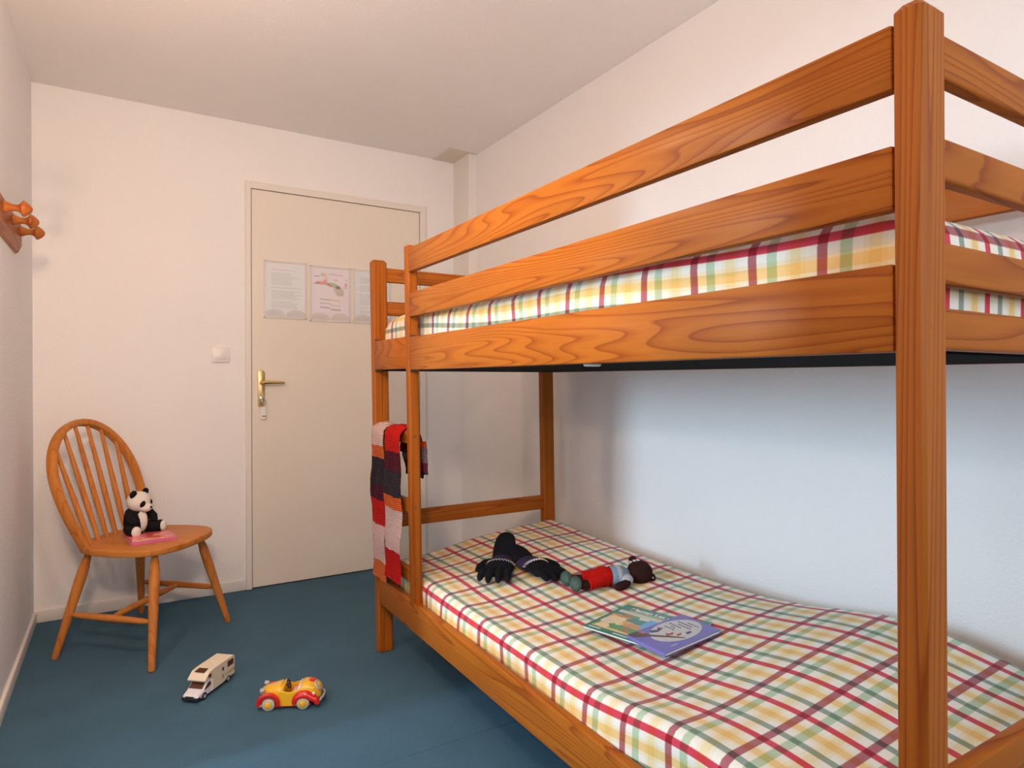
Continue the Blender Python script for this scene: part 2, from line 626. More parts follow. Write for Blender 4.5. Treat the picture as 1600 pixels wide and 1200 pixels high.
text_sheet('notice_text_a', (0.80, 0.85, 0.88), 3.0)
text_sheet('notice_text_b', (0.78, 0.85, 0.88), 11.0)
plain('notice_pink', (0.86, 0.79, 0.85), 0.6, var=0.02)
t = NT('clear_sleeve')
t.base((0.97, 0.95, 0.93))
t.set(Roughness=0.12)
t.b.inputs['Alpha'].default_value = 0.16
MATS['clear_sleeve'] = t.m
plain('sleeve_edge', (0.84, 0.80, 0.74), 0.25, var=0.02)
plain('sleeve_pocket', (0.60, 0.59, 0.585), 0.3, var=0.03)
plain('sleeve_pocket_pink', (0.68, 0.58, 0.58), 0.3, var=0.03)
for nm, c in dict(p_green=(.36, .52, .28), p_olive=(.55, .50, .28), p_red=(.80, .25, .20), p_orange=(.85, .55, .30),
                  p_blue=(.20, .32, .62), p_violet=(.45, .38, .55), p_grey=(.25, .22, .22), p_lime=(.50, .62, .38)).items():
    plain(nm, c, 0.6, var=0.05)


def uvquad(name, x0, x1, z0, z1, y, mat, parent):
    me = bpy.data.meshes.new(name)
    o3 = ORIG.get(parent.name, Vector((0, 0, 0)))
    th = .0006
    vs = [(x0, y, z0), (x1, y, z0), (x1, y, z1), (x0, y, z1), (x0, y + th, z0), (x1, y + th, z0), (x1, y + th, z1), (x0, y + th, z1)]
    fs = [(0, 1, 2, 3), (5, 4, 7, 6), (1, 5, 6, 2), (4, 0, 3, 7), (3, 2, 6, 7), (4, 5, 1, 0)]
    me.from_pydata([Vector(v) - o3 for v in vs], [], fs)
    uvl = me.uv_layers.new(name='UVMap')
    for p in me.polygons:
        for li, vi in zip(p.loop_indices, p.vertices):
            v = vs[vi]
            uvl.data[li].uv = ((v[0] - x0) / (x1 - x0), (v[2] - z0) / (z1 - z0))
    me.materials.append(MATS[mat])
    return link(bpy.data.objects.new(name, me), parent)


def notice(x0, x1, z0, z1, mat, pocket, label):
    y = YB - .0118
    n = thing('door_notice', label, 'notice', ((x0 + x1) / 2, YB - .010, z0), 0, 'notices in clear sleeves on the door', world=True)
    uvquad('sheet', x0 + .008, x1 - .008, z0 + .010, z1 - .010, y, mat, n)
    # pocket scallops at the foot of the sleeve
    w = (x1 - x0) / 2
    for i in range(2):
        cx = x0 + w * (i + .5)
        ar = []
        for k in range(17):
            a = PI * k / 16
            ar.append((cx + w * .48 * math.cos(a), z0 + .012 + .036 * math.sin(a)))
        m = Matrix(((1, 0, 0, 0), (0, 0, -1, y - .0006), (0, 1, 0, 0), (0, 0, 0, 1)))
        obj('pocket', MB().prism(ar, 0, .0005, m), pocket, n, smooth=False)
        arc = MB().tube([(cx + w * .40 * math.cos(PI * k / 16), y - .0014, z0 + .013 + .026 * math.sin(PI * k / 16)) for k in range(17)], .0012, 6)
        obj('pocket_edge', arc, 'sleeve_edge', n)
    sl = MB().box(x0, x1, y - .0042, y - .0036, z0, z1, .0002, 1)
    obj('sleeve', sl, 'clear_sleeve', n)
    for (a, b, c, d) in ((x0, x0 + .006, z0, z1), (x1 - .006, x1, z0, z1), (x0, x1, z0, z0 + .007), (x0, x1, z1 - .006, z1)):
        obj('sleeve_seam', MB().box(a, b, y - .0036, y + .0008, c, d, .0002, 1), 'sleeve_edge', n)
    return n


notice(.627, .842, 1.385, 1.682, 'notice_text_a', 'sleeve_pocket', 'typed page in a clear sleeve, nearest the door handle')
nm = notice(.859, 1.078, 1.378, 1.676, 'notice_pink', 'sleeve_pocket_pink', 'pinkish site map with coloured key in a clear sleeve on the door')
notice(1.094, 1.310, 1.380, 1.676, 'notice_text_b', 'sleeve_pocket', 'typed page in a clear sleeve half hidden by the bed post')
# print on the map: coloured plan and key bars
_u0, _u1, _v0, _v1 = .859, 1.078, 1.378, 1.676


def mp_(px, py):   # coordinates of the photographed sheet (982 x 1200 detail), 160..860 by 150..1110
    return (_u0 + (px - 160) / 700 * (_u1 - _u0), _v1 - (py - 150) / 970 * (_v1 - _v0))


m = Matrix(((1, 0, 0, 0), (0, 0, -1, YB - .0124), (0, 1, 0, 0), (0, 0, 0, 1)))
for col, poly in (('p_red', [(215, 465), (300, 410), (400, 420), (470, 440), (560, 500), (520, 510), (420, 470), (300, 465)]),
                  ('p_olive', [(235, 462), (300, 440), (350, 445), (300, 466)]),
                  ('p_olive', [(345, 265), (390, 270), (420, 310), (400, 330), (350, 320)]),
                  ('p_orange', [(400, 265), (450, 290), (465, 370), (440, 400), (425, 320)]),
                  ('p_red', [(385, 390), (440, 375), (460, 410), (430, 430), (385, 420)]),
                  ('p_green', [(440, 430), (560, 425), (660, 470), (700, 520), (620, 545), (540, 500), (470, 470)]),
                  ('p_lime', [(600, 480), (680, 490), (700, 530), (620, 540)]),
                  ('p_olive', [(615, 545), (735, 535), (735, 655), (625, 655), (560, 530)]),
                  ('p_orange', [(560, 370), (640, 350), (650, 390), (580, 410)]),
                  ('p_red', [(735, 520), (760, 440), (770, 440), (750, 515)]), ('p_red', [(770, 360), (800, 355), (805, 375), (780, 380)]),
                  ('p_red', [(770, 420), (795, 415), (795, 520), (780, 520)]),
                  ('p_blue', [(230, 318), (325, 322), (325, 338), (230, 334)]), ('p_violet', [(480, 275), (730, 285), (730, 300), (480, 290)]),
                  ('p_green', [(325, 712), (520, 720), (520, 742), (325, 734)]), ('p_orange', [(520, 722), (685, 735), (685, 752), (520, 744)]),
                  ('p_violet', [(325, 788), (505, 792), (505, 808), (325, 804)]), ('p_orange', [(510, 812), (685, 824), (685, 842), (510, 832)]),
                  ('p_blue', [(325, 852), (500, 864), (500, 884), (325, 872)]), ('p_grey', [(515, 886), (685, 894), (685, 914), (515, 906)])):
    obj('map_print', MB().prism([mp_(*q) for q in poly], 0, .0003, m), col, nm, smooth=False)

# ---------------------------------------------------------------- coat rack on the left wall
rk = thing('coat_rack', 'brown wooden coat rack with turned pegs on the left wall', 'coat rack', (XL, 2.6, 1.52), 0, world=True)
prof = [(XL, 1.528), (XL + .010, 1.533), (XL + .020, 1.558), (XL + .020, 1.632), (XL + .013, 1.645), (XL, 1.648)]
sec = [[(x, 2.05, z) for x, z in prof], [(x, 2.965, z) for x, z in prof], [(XL + (x - XL) * .75, 2.985, 1.582 + (z - 1.582) * .93) for x, z in prof]]
obj('board', MB().loft(sec), 'rack_Y', rk, smooth=False)
for yy in (2.543, 2.737, 2.931):
    pg = MB().lathe([(.017, 0), (.0185, .004), (.017, .009), (.0125, .018), (.0100, .028), (.0110, .036), (.016, .043), (.0245, .047),
                     (.0250, .051), (.0220, .057), (.015, .066), (.006, .073), (.0005, .074)], (XL + .019, yy, 1.606), 'X', 20)
    obj('peg', pg, 'rack_X', rk)

# ---------------------------------------------------------------- bunk bed
BX0, BX1 = .847, 1.690
BY0, BY1 = .412, 2.447
bed = thing('bunk_bed', 'orange-brown pine bunk bed with guard rails and ladder', 'bunk bed', (1.27, 1.43, 0), 0, world=True)


def lean(mb):
    for v in mb.bm.verts:
        v.co.x += (0.55 - v.co.z) * 0.016
    return mb


def board(name, x0, x1, y0, y1, z0, z1, ax, bev=.004, seg=2):
    return obj(name, lean(MB().box(x0, x1, y0, y1, z0, z1, bev, seg)), 'pine_' + ax, bed)


PW, PD = .058, .037
for (px, py) in ((BX0, BY0), (BX1 - PW, BY0), (BX0, BY1 - PD), (BX1 - PW, BY1 - PD)):
    c = MB()
    s = .006
    secs = []
    for z, i in ((0, .002), (.004, 0), (1.522, 0), (1.531, .007)):
        x0, x1, y0, y1 = px + i, px + PW - i, py + i, py + PD - i
        secs.append([(x0 + s, y0, z), (x1 - s, y0, z), (x1, y0 + s * .6, z), (x1, y1 - s * .6, z), (x1 - s, y1, z), (x0 + s, y1, z), (x0, y1 - s * .6, z), (x0, y0 + s * .6, z)])
    c.loft(secs)
    obj('post', lean(c), 'pine_Z', bed, angle=25)
LY0, LY1 = 2.055, 2.090
board('ladder_post', BX0, BX0 + .036, LY0, LY1, .283, 1.524, 'Z', .005, 3)
YA, YZ = BY0 + PD, BY1 - PD
board('guard_rail', BX0 + .001, BX0 + .023, YA, LY0, 1.430, 1.512, 'Y')
board('guard_rail', BX0 + .001, BX0 + .023, YA, LY0, 1.278, 1.360, 'Y')
board('side_rail', BX0 + .001, BX0 + .027, YA, LY0, 1.098, 1.210, 'Y')
board('side_rail', BX0 + .001, BX0 + .027, LY1, YZ, 1.103, 1.214, 'Y')
board('side_rail', BX0 + .002, BX0 + .028, YA, YZ, .196, .300, 'Y', .005, 3)
board('guard_rail', BX1 - .026, BX1 - .004, YA, YZ, 1.430, 1.512, 'Y')
board('guard_rail', BX1 - .026, BX1 - .004, YA, YZ, 1.278, 1.345, 'Y')
board('side_rail', BX1 - .027, BX1 - .002, YA, YZ, 1.098, 1.210, 'Y')
board('side_rail', BX1 - .027, BX1 - .002, YA, YZ, .196, .300, 'Y')
for y0 in (BY0 + .006, BY1 - PD + .006):
    nm_ = 'foot_rail' if y0 < 1 else 'head_rail'
    for z0, z1 in ((1.448, 1.503), (1.318, 1.372), (1.186, 1.239), (1.101, 1.155), (.480, .542), (.196, .300)):
        board(nm_, BX0 + PW - .004, BX1 - PW + .004, y0, y0 + .023, z0, z1, 'X', .005, 3)
for z in (.866, .622, .380):
    board('rung', BX0 + .006, BX0 + .030, LY1 - .004, YZ + .004, z - .024, z + .024, 'Y', .006, 3)
plain('bolt_dark', (0.16, 0.10, 0.05), 0.4, metal=0.6)
for z in (.871, .626, .382):
    obj('bolt', lean(MB().lathe([(.0042, 0), (.0042, .0012), (.002, .0016)], (BX0 + .014, LY0 + .0003, z), (0, -1, 0), 12)), 'bolt_dark', bed)
for yy, zz in ((LY0 - .004, 1.2115), (LY0 - .004, 1.097), (YZ - .004, 1.2155), (YZ - .004, 1.1015)):
    obj('rail_bracket', lean(MB().lathe([(.006, 0), (.006, .02)], (BX0 + .002, yy, zz), 'X', 14)), 'bolt_dark', bed)
plain('base_black', (0.008, 0.008, 0.009), 0.95, spec=0.05)
for zb in (1.0985, .225):
    obj('mattress_base', lean(MB().box(BX0 + .029, BX1 - .029, YA + .004, YZ - .004, zb, zb + .018, .002, 1)), 'base_black', bed)
obj('glide_cap', MB().lathe([(.020, 0), (.020, .003), (.017, .005)], (.905, 1.145, 1.0986), (0, 0, -1), 18), 'white_plastic', bed)

# ---------------------------------------------------------------- mattresses in plaid covers


def mattress(name, label, x0, x1, y0, y1, zb, top, rx, ryn, ryf, uoff, voff, uslope=0.0, nx=70, ny=150):
    """grid wrapped over the top and down the four sides; UVs are metres of cloth"""
    H = 0.26

    def prof(a, L, r0, r1):
        # a : arc length, 0..L spans corner to corner -> (coordinate, drop)
        q0 = r0 * (PI / 2)
        q1 = r1 * (PI / 2)
        A = r0 + (L - r0 - r1) + r1 - (q0 - r0) * 0 - 0
        s0 = r0 - q0 / 2 - r0 / 2 + r0 / 2
        if a < q0 / 2 + 0 and a > -q0 / 2:
            th = (q0 / 2 - a) / r0
            return r0 - r0 * math.sin(th) + 0, r0 - r0 * math.cos(th)
        if a <= -q0 / 2:
            return 0.0, r0 + (-q0 / 2 - a)
        Lf = L - r0 - r1
        b = a - q0 / 2
        if b <= Lf:
            return r0 + b, 0.0
        b -= Lf
        if b < q1:
            th = b / r1
            return L - r1 + r1 * math.sin(th), r1 - r1 * math.cos(th)
        return L, r1 + (b - q1)
    Lx, Ly = x1 - x0, y1 - y0
    # sample arc-length positions
    def samples(L, r0, r1, n):
        a0 = -(r0 * PI / 4) - (H - r0)
        a1 = r0 * PI / 4 + (L - r0 - r1) + r1 * PI / 2 + (H - r1)
        return [a0 + (a1 - a0) * k / (n - 1) for k in range(n)]
    As = samples(Lx, rx, rx, nx)
    Bs = samples(Ly, ryn, ryf, ny)
    verts, uvs = [], []
    for b in Bs:
        yy, dy = prof(b, Ly, ryn, ryf)
        for a in As:
            xx, dx = prof(a, Lx, rx, rx)
            X, Y = x0 + xx, y0 + yy
            Z = max(zb, top(X, Y) - math.hypot(dx, dy) if dx < rx and dy < max(ryn, ryf) else top(X, Y) - max(dx, dy))
            # slight softness of the sides
            drop = top(X, Y) - Z
            if dx > rx * .8:
                X += (0.006 * math.sin(Y * 9 + 1.0) * min(1, drop / .08)) * (1 if a < 0 else -1)
            verts.append((X, Y, Z))
            uvs.append((a + uoff + uslope * (y0 + b - .5), y0 + b + voff))
    fs = []
    for j in range(ny - 1):
        for i in range(nx - 1):
            k = j * nx + i
            fs.append((k, k + 1, k + nx + 1, k + nx))
    base = Vector(((x0 + x1) / 2, (y0 + y1) / 2, zb))
    me = bpy.data.meshes.new(name)
    me.from_pydata([Vector(v) - base for v in verts], [], fs)
    l = me.uv_layers.new(name='UVMap')
    lu = [0.0] * (2 * len(me.loops))
    for lp in me.loops:
        lu[2 * lp.index], lu[2 * lp.index + 1] = uvs[lp.vertex_index]
    l.data.foreach_set('uv', lu)
    me.materials.append(MATS['plaid'])
    me.polygons.foreach_set('use_smooth', [True] * len(me.polygons))
    o = bpy.data.objects.new(name, me)
    COL.objects.link(o)
    o.location = base
    return tag(o, label, 'mattress', 'bunk mattresses in plaid covers')


def low_top(x, y):
    z = .366 + .050 * smoothstep(.88, 1.66, x)
    z += .028 * math.exp(-((y - 2.30) / .30) ** 2) * smoothstep(.9, 1.3, x)
    z += .062 * math.exp(-((y - .82) / .26) ** 2) * (0.65 + .35 * smoothstep(.9, 1.5, x))
    e = smoothstep(.86, 1.0, x) * smoothstep(1.68, 1.55, x)
    z += e * (.007 * math.sin(y * 8.5 + x * 3) + .006 * mnoise.noise(Vector((x * 3.2, y * 3.2, 4.0))))
    z -= .012 * math.exp(-((y - 1.25) / .22) ** 2 - ((x - 1.2) / .25) ** 2)
    return z


def up_top(x, y):
    return 1.302 + .012 * math.exp(-((y - 2.2) / .3) ** 2) + .004 * math.sin(y * 7)


mattress('mattress', 'lower bunk mattress in a red, yellow and green plaid cover', .884, 1.662, .452, 2.406, .243, low_top, .032, .10, .05, 0.015, .014)
mattress('mattress', 'upper bunk mattress in the same plaid cover behind the guard rails', .884, 1.662, .456, 2.404, 1.1168, up_top, .040, .045, .05, 0.020, -.062, -.028)

# ---------------------------------------------------------------- windsor chair
CH = (.0875, 3.05)
CR = rad(-37.7)
chair = thing('windsor_chair', 'varnished wooden chair with hoop back and spindles in the corner', 'chair', (CH[0], CH[1], 0), CR)
SZ = .42
out = []
for k in range(64):
    a = 2 * PI * k / 64
    ca, sa = math.cos(a), math.sin(a)
    ex = 2 / 2.7
    f = .216 * math.copysign(abs(ca) ** ex, ca)
    s = .224 * math.copysign(abs(sa) ** ex, sa)
    s *= 1.0 + .06 * (f / .205)
    out.append((f + .005, s))
obj('seat', MB().prism(out, SZ - .026, SZ, None, .006), 'beech_X', chair, world=False)


def leg(mb, top, bot):
    top, bot = Vector(top), Vector(bot)
    pr = [(0, .0105), (.05, .0125), (.16, .0185), (.30, .0195), (.55, .0170), (.8, .0140), (.985, .0125), (1.0, .0105)]
    mb.tube([top.lerp(bot, t) for t, r in pr], [r for t, r in pr], 16)
    return mb


LT = {(i, j): Vector((.138 * i, .142 * j, SZ - .022)) for i in (-1, 1) for j in (-1, 1)}
def chair_local(x, y):
    v = Matrix.Rotation(-CR, 3, 'Z') @ Vector((x - CH[0], y - CH[1], 0))
    return Vector((v.x, v.y, 0))


LB = {(1, -1): chair_local(.090, 2.688), (1, 1): chair_local(.399, 3.078), (-1, -1): chair_local(-.222, 3.008), (-1, 1): chair_local(.076, 3.400)}
for k in LT:
    obj('leg', leg(MB(), LT[k], LB[k]), 'beech_Z', chair, world=False)


def stretcher(a, b):
    pr = [(0, .007), (.06, .0085), (.12, .0115), (.5, .0135), (.88, .0115), (.94, .0085), (1, .007)]
    return obj('stretcher', MB().tube([a.lerp(b, t) for t, r in pr], [r for t, r in pr], 14), 'beech_X', chair, world=False)


mids = []
for j in (-1, 1):
    a = LT[(1, j)].lerp(LB[(1, j)], .60)
    b = LT[(-1, j)].lerp(LB[(-1, j)], .60)
    stretcher(a, b)
    mids.append(a.lerp(b, .5))
stretcher(mids[0], mids[1])
# hoop


def hoopf(z):
    return -.128 - (z - SZ) * .36


path = []
for k in range(15):
    t = k / 14
    z = SZ - .012 + t * .235
    path.append((-(.176 + .044 * math.sin(t * PI / 2)), z))
for k in range(1, 31):
    a = PI - PI * k / 30
    path.append((.220 * math.cos(a), SZ + .223 + .245 * math.sin(a) ** .96))
for k in range(13, -1, -1):
    t = k / 14
    z = SZ - .012 + t * .235
    path.append((.176 + .044 * math.sin(t * PI / 2), z))
hp3 = [Vector((hoopf(z), s, z)) for s, z in path]
obj('hoop', MB().tube(hp3, .0175, 16, sy=.80, up=(1, 0, .36), square=.45), 'beech_Z', chair, world=False)


def hoop_z(s):
    for (s0, z0), (s1, z1) in zip(path[:-1], path[1:]):
        if s0 <= s <= s1 and z0 > SZ + .2:
            return z0 + (z1 - z0) * (s - s0) / max(1e-6, s1 - s0)
    return SZ + .46


for k in range(6):
    q = -1 + 2 * k / 5
    sb, st = q * .128, q * .165
    zt = hoop_z(st) - .006
    a, b = Vector((-.158 + .012 * abs(q), sb, SZ - .004)), Vector((hoopf(zt), st, zt))
    pr = [(0, .0080), (.3, .0112), (.45, .0108), (.8, .0082), (1, .0068)]
    obj('spindle', MB().tube([a.lerp(b, t) for t, r in pr], [r for t, r in pr], 12), 'beech_Z', chair, world=False)

# ---------------------------------------------------------------- panda
plain('plush_white', (0.80, 0.74, 0.66), 0.95, var=0.08, nscale=120, bump=0.6, bscale=500, spec=0.1)
plain('plush_black', (0.012, 0.011, 0.012), 0.95, var=0.3, nscale=120, bump=0.6, bscale=500, spec=0.15)
plain('eye_black', (0.01, 0.008, 0.008), 0.15)
pa = thing('panda_plush', 'small black and white plush panda sitting on the chair', 'plush toy', (.052, 3.128, SZ), rad(-50))
b = MB().ell((0, 0, .052), (.046, .050, .056)).ell((.002, 0, .088), (.034, .040, .034))
obj('body', b, 'plush_black', pa, world=False)
obj('belly', MB().ell((.018, 0, .060), (.034, .026, .052), Matrix.Rotation(rad(-6), 4, 'Y')), 'plush_white', pa, world=False)
HR = Matrix.Rotation(rad(12), 4, 'Z') @ Matrix.Rotation(rad(14), 4, 'Y')
HC = Vector((.014, 0, .137))


def hp_(v):
    return HC + (HR @ Vector(v))


h = MB().ell(HC, (.044, .050, .042), HR).ell(hp_((.032, 0, -.014)), (.028, .028, .021), HR)
hd = obj('head', h, 'plush_white', pa, world=False)
for s in (-1, 1):
    obj('ear', MB().ell(hp_((-.006, .036 * s, .034)), (.010, .017, .017), HR), 'plush_black', hd, world=False)
    obj('eye_patch', MB().ell(hp_((.033, .022 * s, .002)), (.011, .0115, .015), HR @ Matrix.Rotation(rad(25 * s), 4, 'X')), 'plush_black', hd, world=False)
    obj('eye', MB().ell(hp_((.042, .021 * s, .004)), (.003, .003, .003), seg=10, rings=8), 'eye_black', hd, world=False)
    arm = MB().tube([(.004, .034 * s, .095), (.016, .050 * s, .082), (.034, .054 * s, .066), (.046, .048 * s, .058)], [.017, .019, .017, .012], 14)
    arm.ell((.046, .048 * s, .058), (.013, .013, .012)).ell((.004, .034 * s, .095), (.018, .018, .018))
    obj('arm', arm, 'plush_black', pa, world=False)
    lg = MB().tube([(.006, .036 * s, .028), (.035, .052 * s, .026), (.062, .062 * s, .026)], [.025, .025, .024], 16)
    lg.ell((.062, .062 * s, .027), (.020, .025, .025))
    lo = obj('leg', lg, 'plush_black', pa, world=False)
    obj('foot_pad', MB().ell((.075, .066 * s, .027), (.011, .019, .022), Matrix.Rotation(rad(14 * s), 4, 'Z')), 'plush_white', lo, world=False)
obj('nose', MB().ell(hp_((.060, 0, -.008)), (.004, .006, .0045), HR, 12, 8), 'eye_black', hd, world=False)

# ---------------------------------------------------------------- printed covers


def cover_mat(name, base, blobs, scale, band=None, rough=0.3, frame=None):
    """flat print: blobs of colour inside a frame on a plain cover; UV 0..1"""
    t = NT(name)
    uv = t.n('ShaderNodeUVMap')
    mp2 = t.n('ShaderNodeMapping')
    mp2.inputs['Scale'].default_value = (scale, scale * 1.3, 1)
    t.l(uv.outputs[0], mp2.inputs['Vector'])
    nz = t.n('ShaderNodeTexNoise', i_Scale=1.5, i_Detail=2.0)
    t.l(mp2.outputs[0], nz.inputs['Vector'])
    ad = t.n('ShaderNodeVectorMath', operation='MULTIPLY_ADD')
    t.l(nz.outputs['Color'], ad.inputs[0])
    ad.inputs[1].default_value = (.9, .9, 0)
    t.l(mp2.outputs[0], ad.inputs[2])
    vo = t.n('ShaderNodeTexVoronoi', i_Scale=1.0)
    t.l(ad.outputs[0], vo.inputs['Vector'])
    sp0 = t.n('ShaderNodeSeparateColor')
    t.l(vo.outputs['Color'], sp0.inputs[0])
    n = len(blobs)
    pic = t.ramp(sp0.outputs[0], [(k / n, c) for k, c in enumerate(blobs)], 'CONSTANT')
    sp = t.n('ShaderNodeSeparateXYZ')
    t.l(uv.outputs[0], sp.inputs[0])
    u, v = sp.outputs[0], sp.outputs[1]
    x0, x1, y0, y1 = frame
    ins = t.math('MULTIPLY', t.math('GREATER_THAN', u, x0), t.math('LESS_THAN', u, x1))
    ins = t.math('MULTIPLY', ins, t.math('MULTIPLY', t.math('GREATER_THAN', v, y0), t.math('LESS_THAN', v, y1)))
    c = t.mix(ins, base, pic)
    for (bx0, bx1, by0, by1, col) in (band or []):
        q = t.math('MULTIPLY', t.math('GREATER_THAN', u, bx0), t.math('LESS_THAN', u, bx1))
        q = t.math('MULTIPLY', q, t.math('MULTIPLY', t.math('GREATER_THAN', v, by0), t.math('LESS_THAN', v, by1)))
        c = t.mix(q, c, col)
    t.base(c)
    t.set(Roughness=rough)
    t.b.inputs['Coat Weight'].default_value = 0.3
    MATS[name] = t.m


cover_mat('cover_green', (0.035, 0.22, 0.165), [(.62, .30, .09), (.80, .66, .42), (.10, .32, .12), (.72, .40, .14), (.35, .20, .10), (.70, .68, .62), (.05, .25, .20), (.80, .58, .20)],
          6.0, band=[(.04, .98, .70, .79, (.62, .60, .48)), (.44, .93, .40, .70, (.13, .40, .72))], frame=(.04, .96, .11, .70))
cover_mat('cover_pink', (0.60, 0.10, 0.20), [(.72, .10, .08), (.80, .12, .20), (.85, .35, .12), (.70, .06, .10), (.88, .55, .25)], 5.0, frame=(.03, .97, .05, .97), band=None)
plain('spine_pink', (0.62, 0.13, 0.30), 0.35, var=0.15, nscale=60)
plain('cover_purple', (0.17, 0.16, 0.47), 0.28, var=0.08)
plain('cover_back', (0.10, 0.09, 0.24), 0.35)
plain('paper', (0.82, 0.78, 0.70), 0.8)
plain('print_cream', (0.56, 0.54, 0.53), 0.3, var=0.03)
plain('print_dark', (0.09, 0.09, 0.14), 0.4)
plain('print_brown', (0.13, 0.085, 0.075), 0.4)
plain('print_red', (0.42, 0.10, 0.06), 0.4)
plain('print_rose', (0.55, 0.28, 0.25), 0.4)
plain('print_white', (0.80, 0.84, 0.82), 0.4)
plain('print_gold', (0.50, 0.52, 0.24), 0.4)


def slab_uv(name, L, Wd, z0, z1, mat, parent, bend=None, n=16, inset=0.0):
    """a thin sheet L x Wd (local x,y) with UVs on it; bend(x,y) gives extra height"""
    vs, fs, uvs = [], [], []
    m_ = 6
    for lay in (z0, z1):
        for j in range(m_ + 1):
            for i in range(n + 1):
                x = inset + (L - 2 * inset) * i / n
                y = inset + (Wd - 2 * inset) * j / m_
                vs.append((x, y, lay + (bend(x, y) if bend else 0)))
                uvs.append((i / n, j / m_))
    N = (n + 1) * (m_ + 1)
    for j in range(m_):
        for i in range(n):
            a = j * (n + 1) + i
            fs.append((a + n + 1, a + n + 2, a + 1, a)[::1])
            fs.append((N + a, N + a + 1, N + a + n + 2, N + a + n + 1))
    for i in range(n):
        fs.append((i, i + 1, N + i + 1, N + i))
        a = m_ * (n + 1) + i
        fs.append((a + 1, a, N + a, N + a + 1))
    for j in range(m_):
        a = j * (n + 1)
        fs.append((a + n + 1, a, N + a, N + a + n + 1))
        a += n
        fs.append((a, a + n + 1, N + a + n + 1, N + a))
    me = bpy.data.meshes.new(name)
    me.from_pydata(vs, [], fs)
    l = me.uv_layers.new(name='UVMap')
    for lp in me.loops:
        l.data[lp.index].uv = uvs[lp.vertex_index]
    me.materials.append(MATS[mat])
    return link(bpy.data.objects.new(name, me), parent)


def lettering(name, s, size, loc, mat, parent, rotz=0.0, bend=None):
    cu = bpy.data.curves.new(name, 'FONT')
    cu.body = s
    cu.size = size
    cu.extrude = 0.0002
    cu.offset = size * .02
    tmp = bpy.data.objects.new('tmp', cu)
    COL.objects.link(tmp)
    dg = bpy.context.evaluated_depsgraph_get()
    me = bpy.data.meshes.new_from_object(tmp.evaluated_get(dg))
    bpy.data.objects.remove(tmp)
    M_ = Matrix.Translation(Vector(loc)) @ Matrix.Rotation(rotz, 4, 'Z')
    me.transform(M_)
    if bend:
        for v in me.vertices:
            v.co.z += bend(v.co.x, v.co.y)
    me.name = name
    me.materials.clear()
    me.materials.append(MATS[mat])
    return link(bpy.data.objects.new(name, me), parent)


def bar(name, x0, x1, y, h, z, mat, parent, rot=0.0, bend=None):
    b = MB().box(x0, x1, y - h / 2, y + h / 2, z, z + .0003)
    if bend:
        for v in b.bm.verts:
            v.co.z += bend(v.co.x, v.co.y)
    return obj(name, b, mat, parent, smooth=False, world=False)


# the thin pink and red book on the chair: local x along the spine
bk = thing('picture_book', 'small pink and red book lying on the chair seat before the panda', 'book', (.030, 2.905, SZ), rad(8.5))
slab_uv('cover', .163, .142, .0105, .0125, 'cover_pink', bk)
slab_uv('cover', .163, .142, .0, .002, 'spine_pink', bk)
obj('pages', MB().box(.003, .160, .004, .139, .002, .0105), 'paper', bk, world=False)
obj('spine', MB().box(0, .163, -.0016, .0005, 0, .0125, .0007, 1), 'spine_pink', bk, world=False)
for i, (a, c) in enumerate(((.008, .030), (.040, .075), (.084, .118), (.126, .150))):
    bar('cover_print', a, c, .02 + .012 * (i % 2), .006, .0126, 'p_orange', bk)


def bed_z(x, y):
    return low_top(x, y)


# green paperback on the lower bunk, corners as seen in the photograph
g0, g1, g3 = Vector((1.062, 1.392)), Vector((1.115, 1.195)), Vector((1.300, 1.440))
gx = (g1 - g0)
GL = .265
GW = .225
ga = math.atan2(-.197, .053) + rad(1)


def to_world(o, ang, x, y):
    return (o[0] + x * math.cos(ang) - y * math.sin(ang), o[1] + x * math.sin(ang) + y * math.cos(ang))


GO = (1.066, 1.392)


def gbend_raw(x, y):
    return bed_z(*to_world(GO, ga, x, y))


GZ = max(gbend_raw(GL * i / 8, GW * j / 6) for i in range(9) for j in range(7)) - .004


def gbend(x, y):
    return max(gbend_raw(x, y) - GZ, -.010) + .002


gbk = thing('picture_book', 'green paperback with a colourful picture cover, under the purple book', 'book', (GO[0], GO[1], GZ), ga)
slab_uv('cover', GL, GW, .0045, .0052, 'cover_green', gbk, gbend)
slab_uv('pages', GL, GW, .0006, .0045, 'paper', gbk, gbend, inset=.0015)
slab_uv('cover', GL, GW, .0, .0006, 'cover_green', gbk, gbend)
lettering('cover_title', 'Maman Les Poneys', .024, (.030, .193, .0055), 'print_white', gbk, bend=gbend)
lettering('cover_subtitle', 'à la campagne', .013, (.040, .181, .0055), 'print_gold', gbk, bend=gbend) if False else bar('cover_print', .035, .17, .184, .006, .0054, 'print_gold', gbk, bend=gbend)
bar('cover_print', .09, .15, .012, .004, .0054, 'print_white', gbk, bend=gbend)
bar('cover_print', .012, .05, .014, .004, .0054, 'print_white', gbk, bend=gbend)

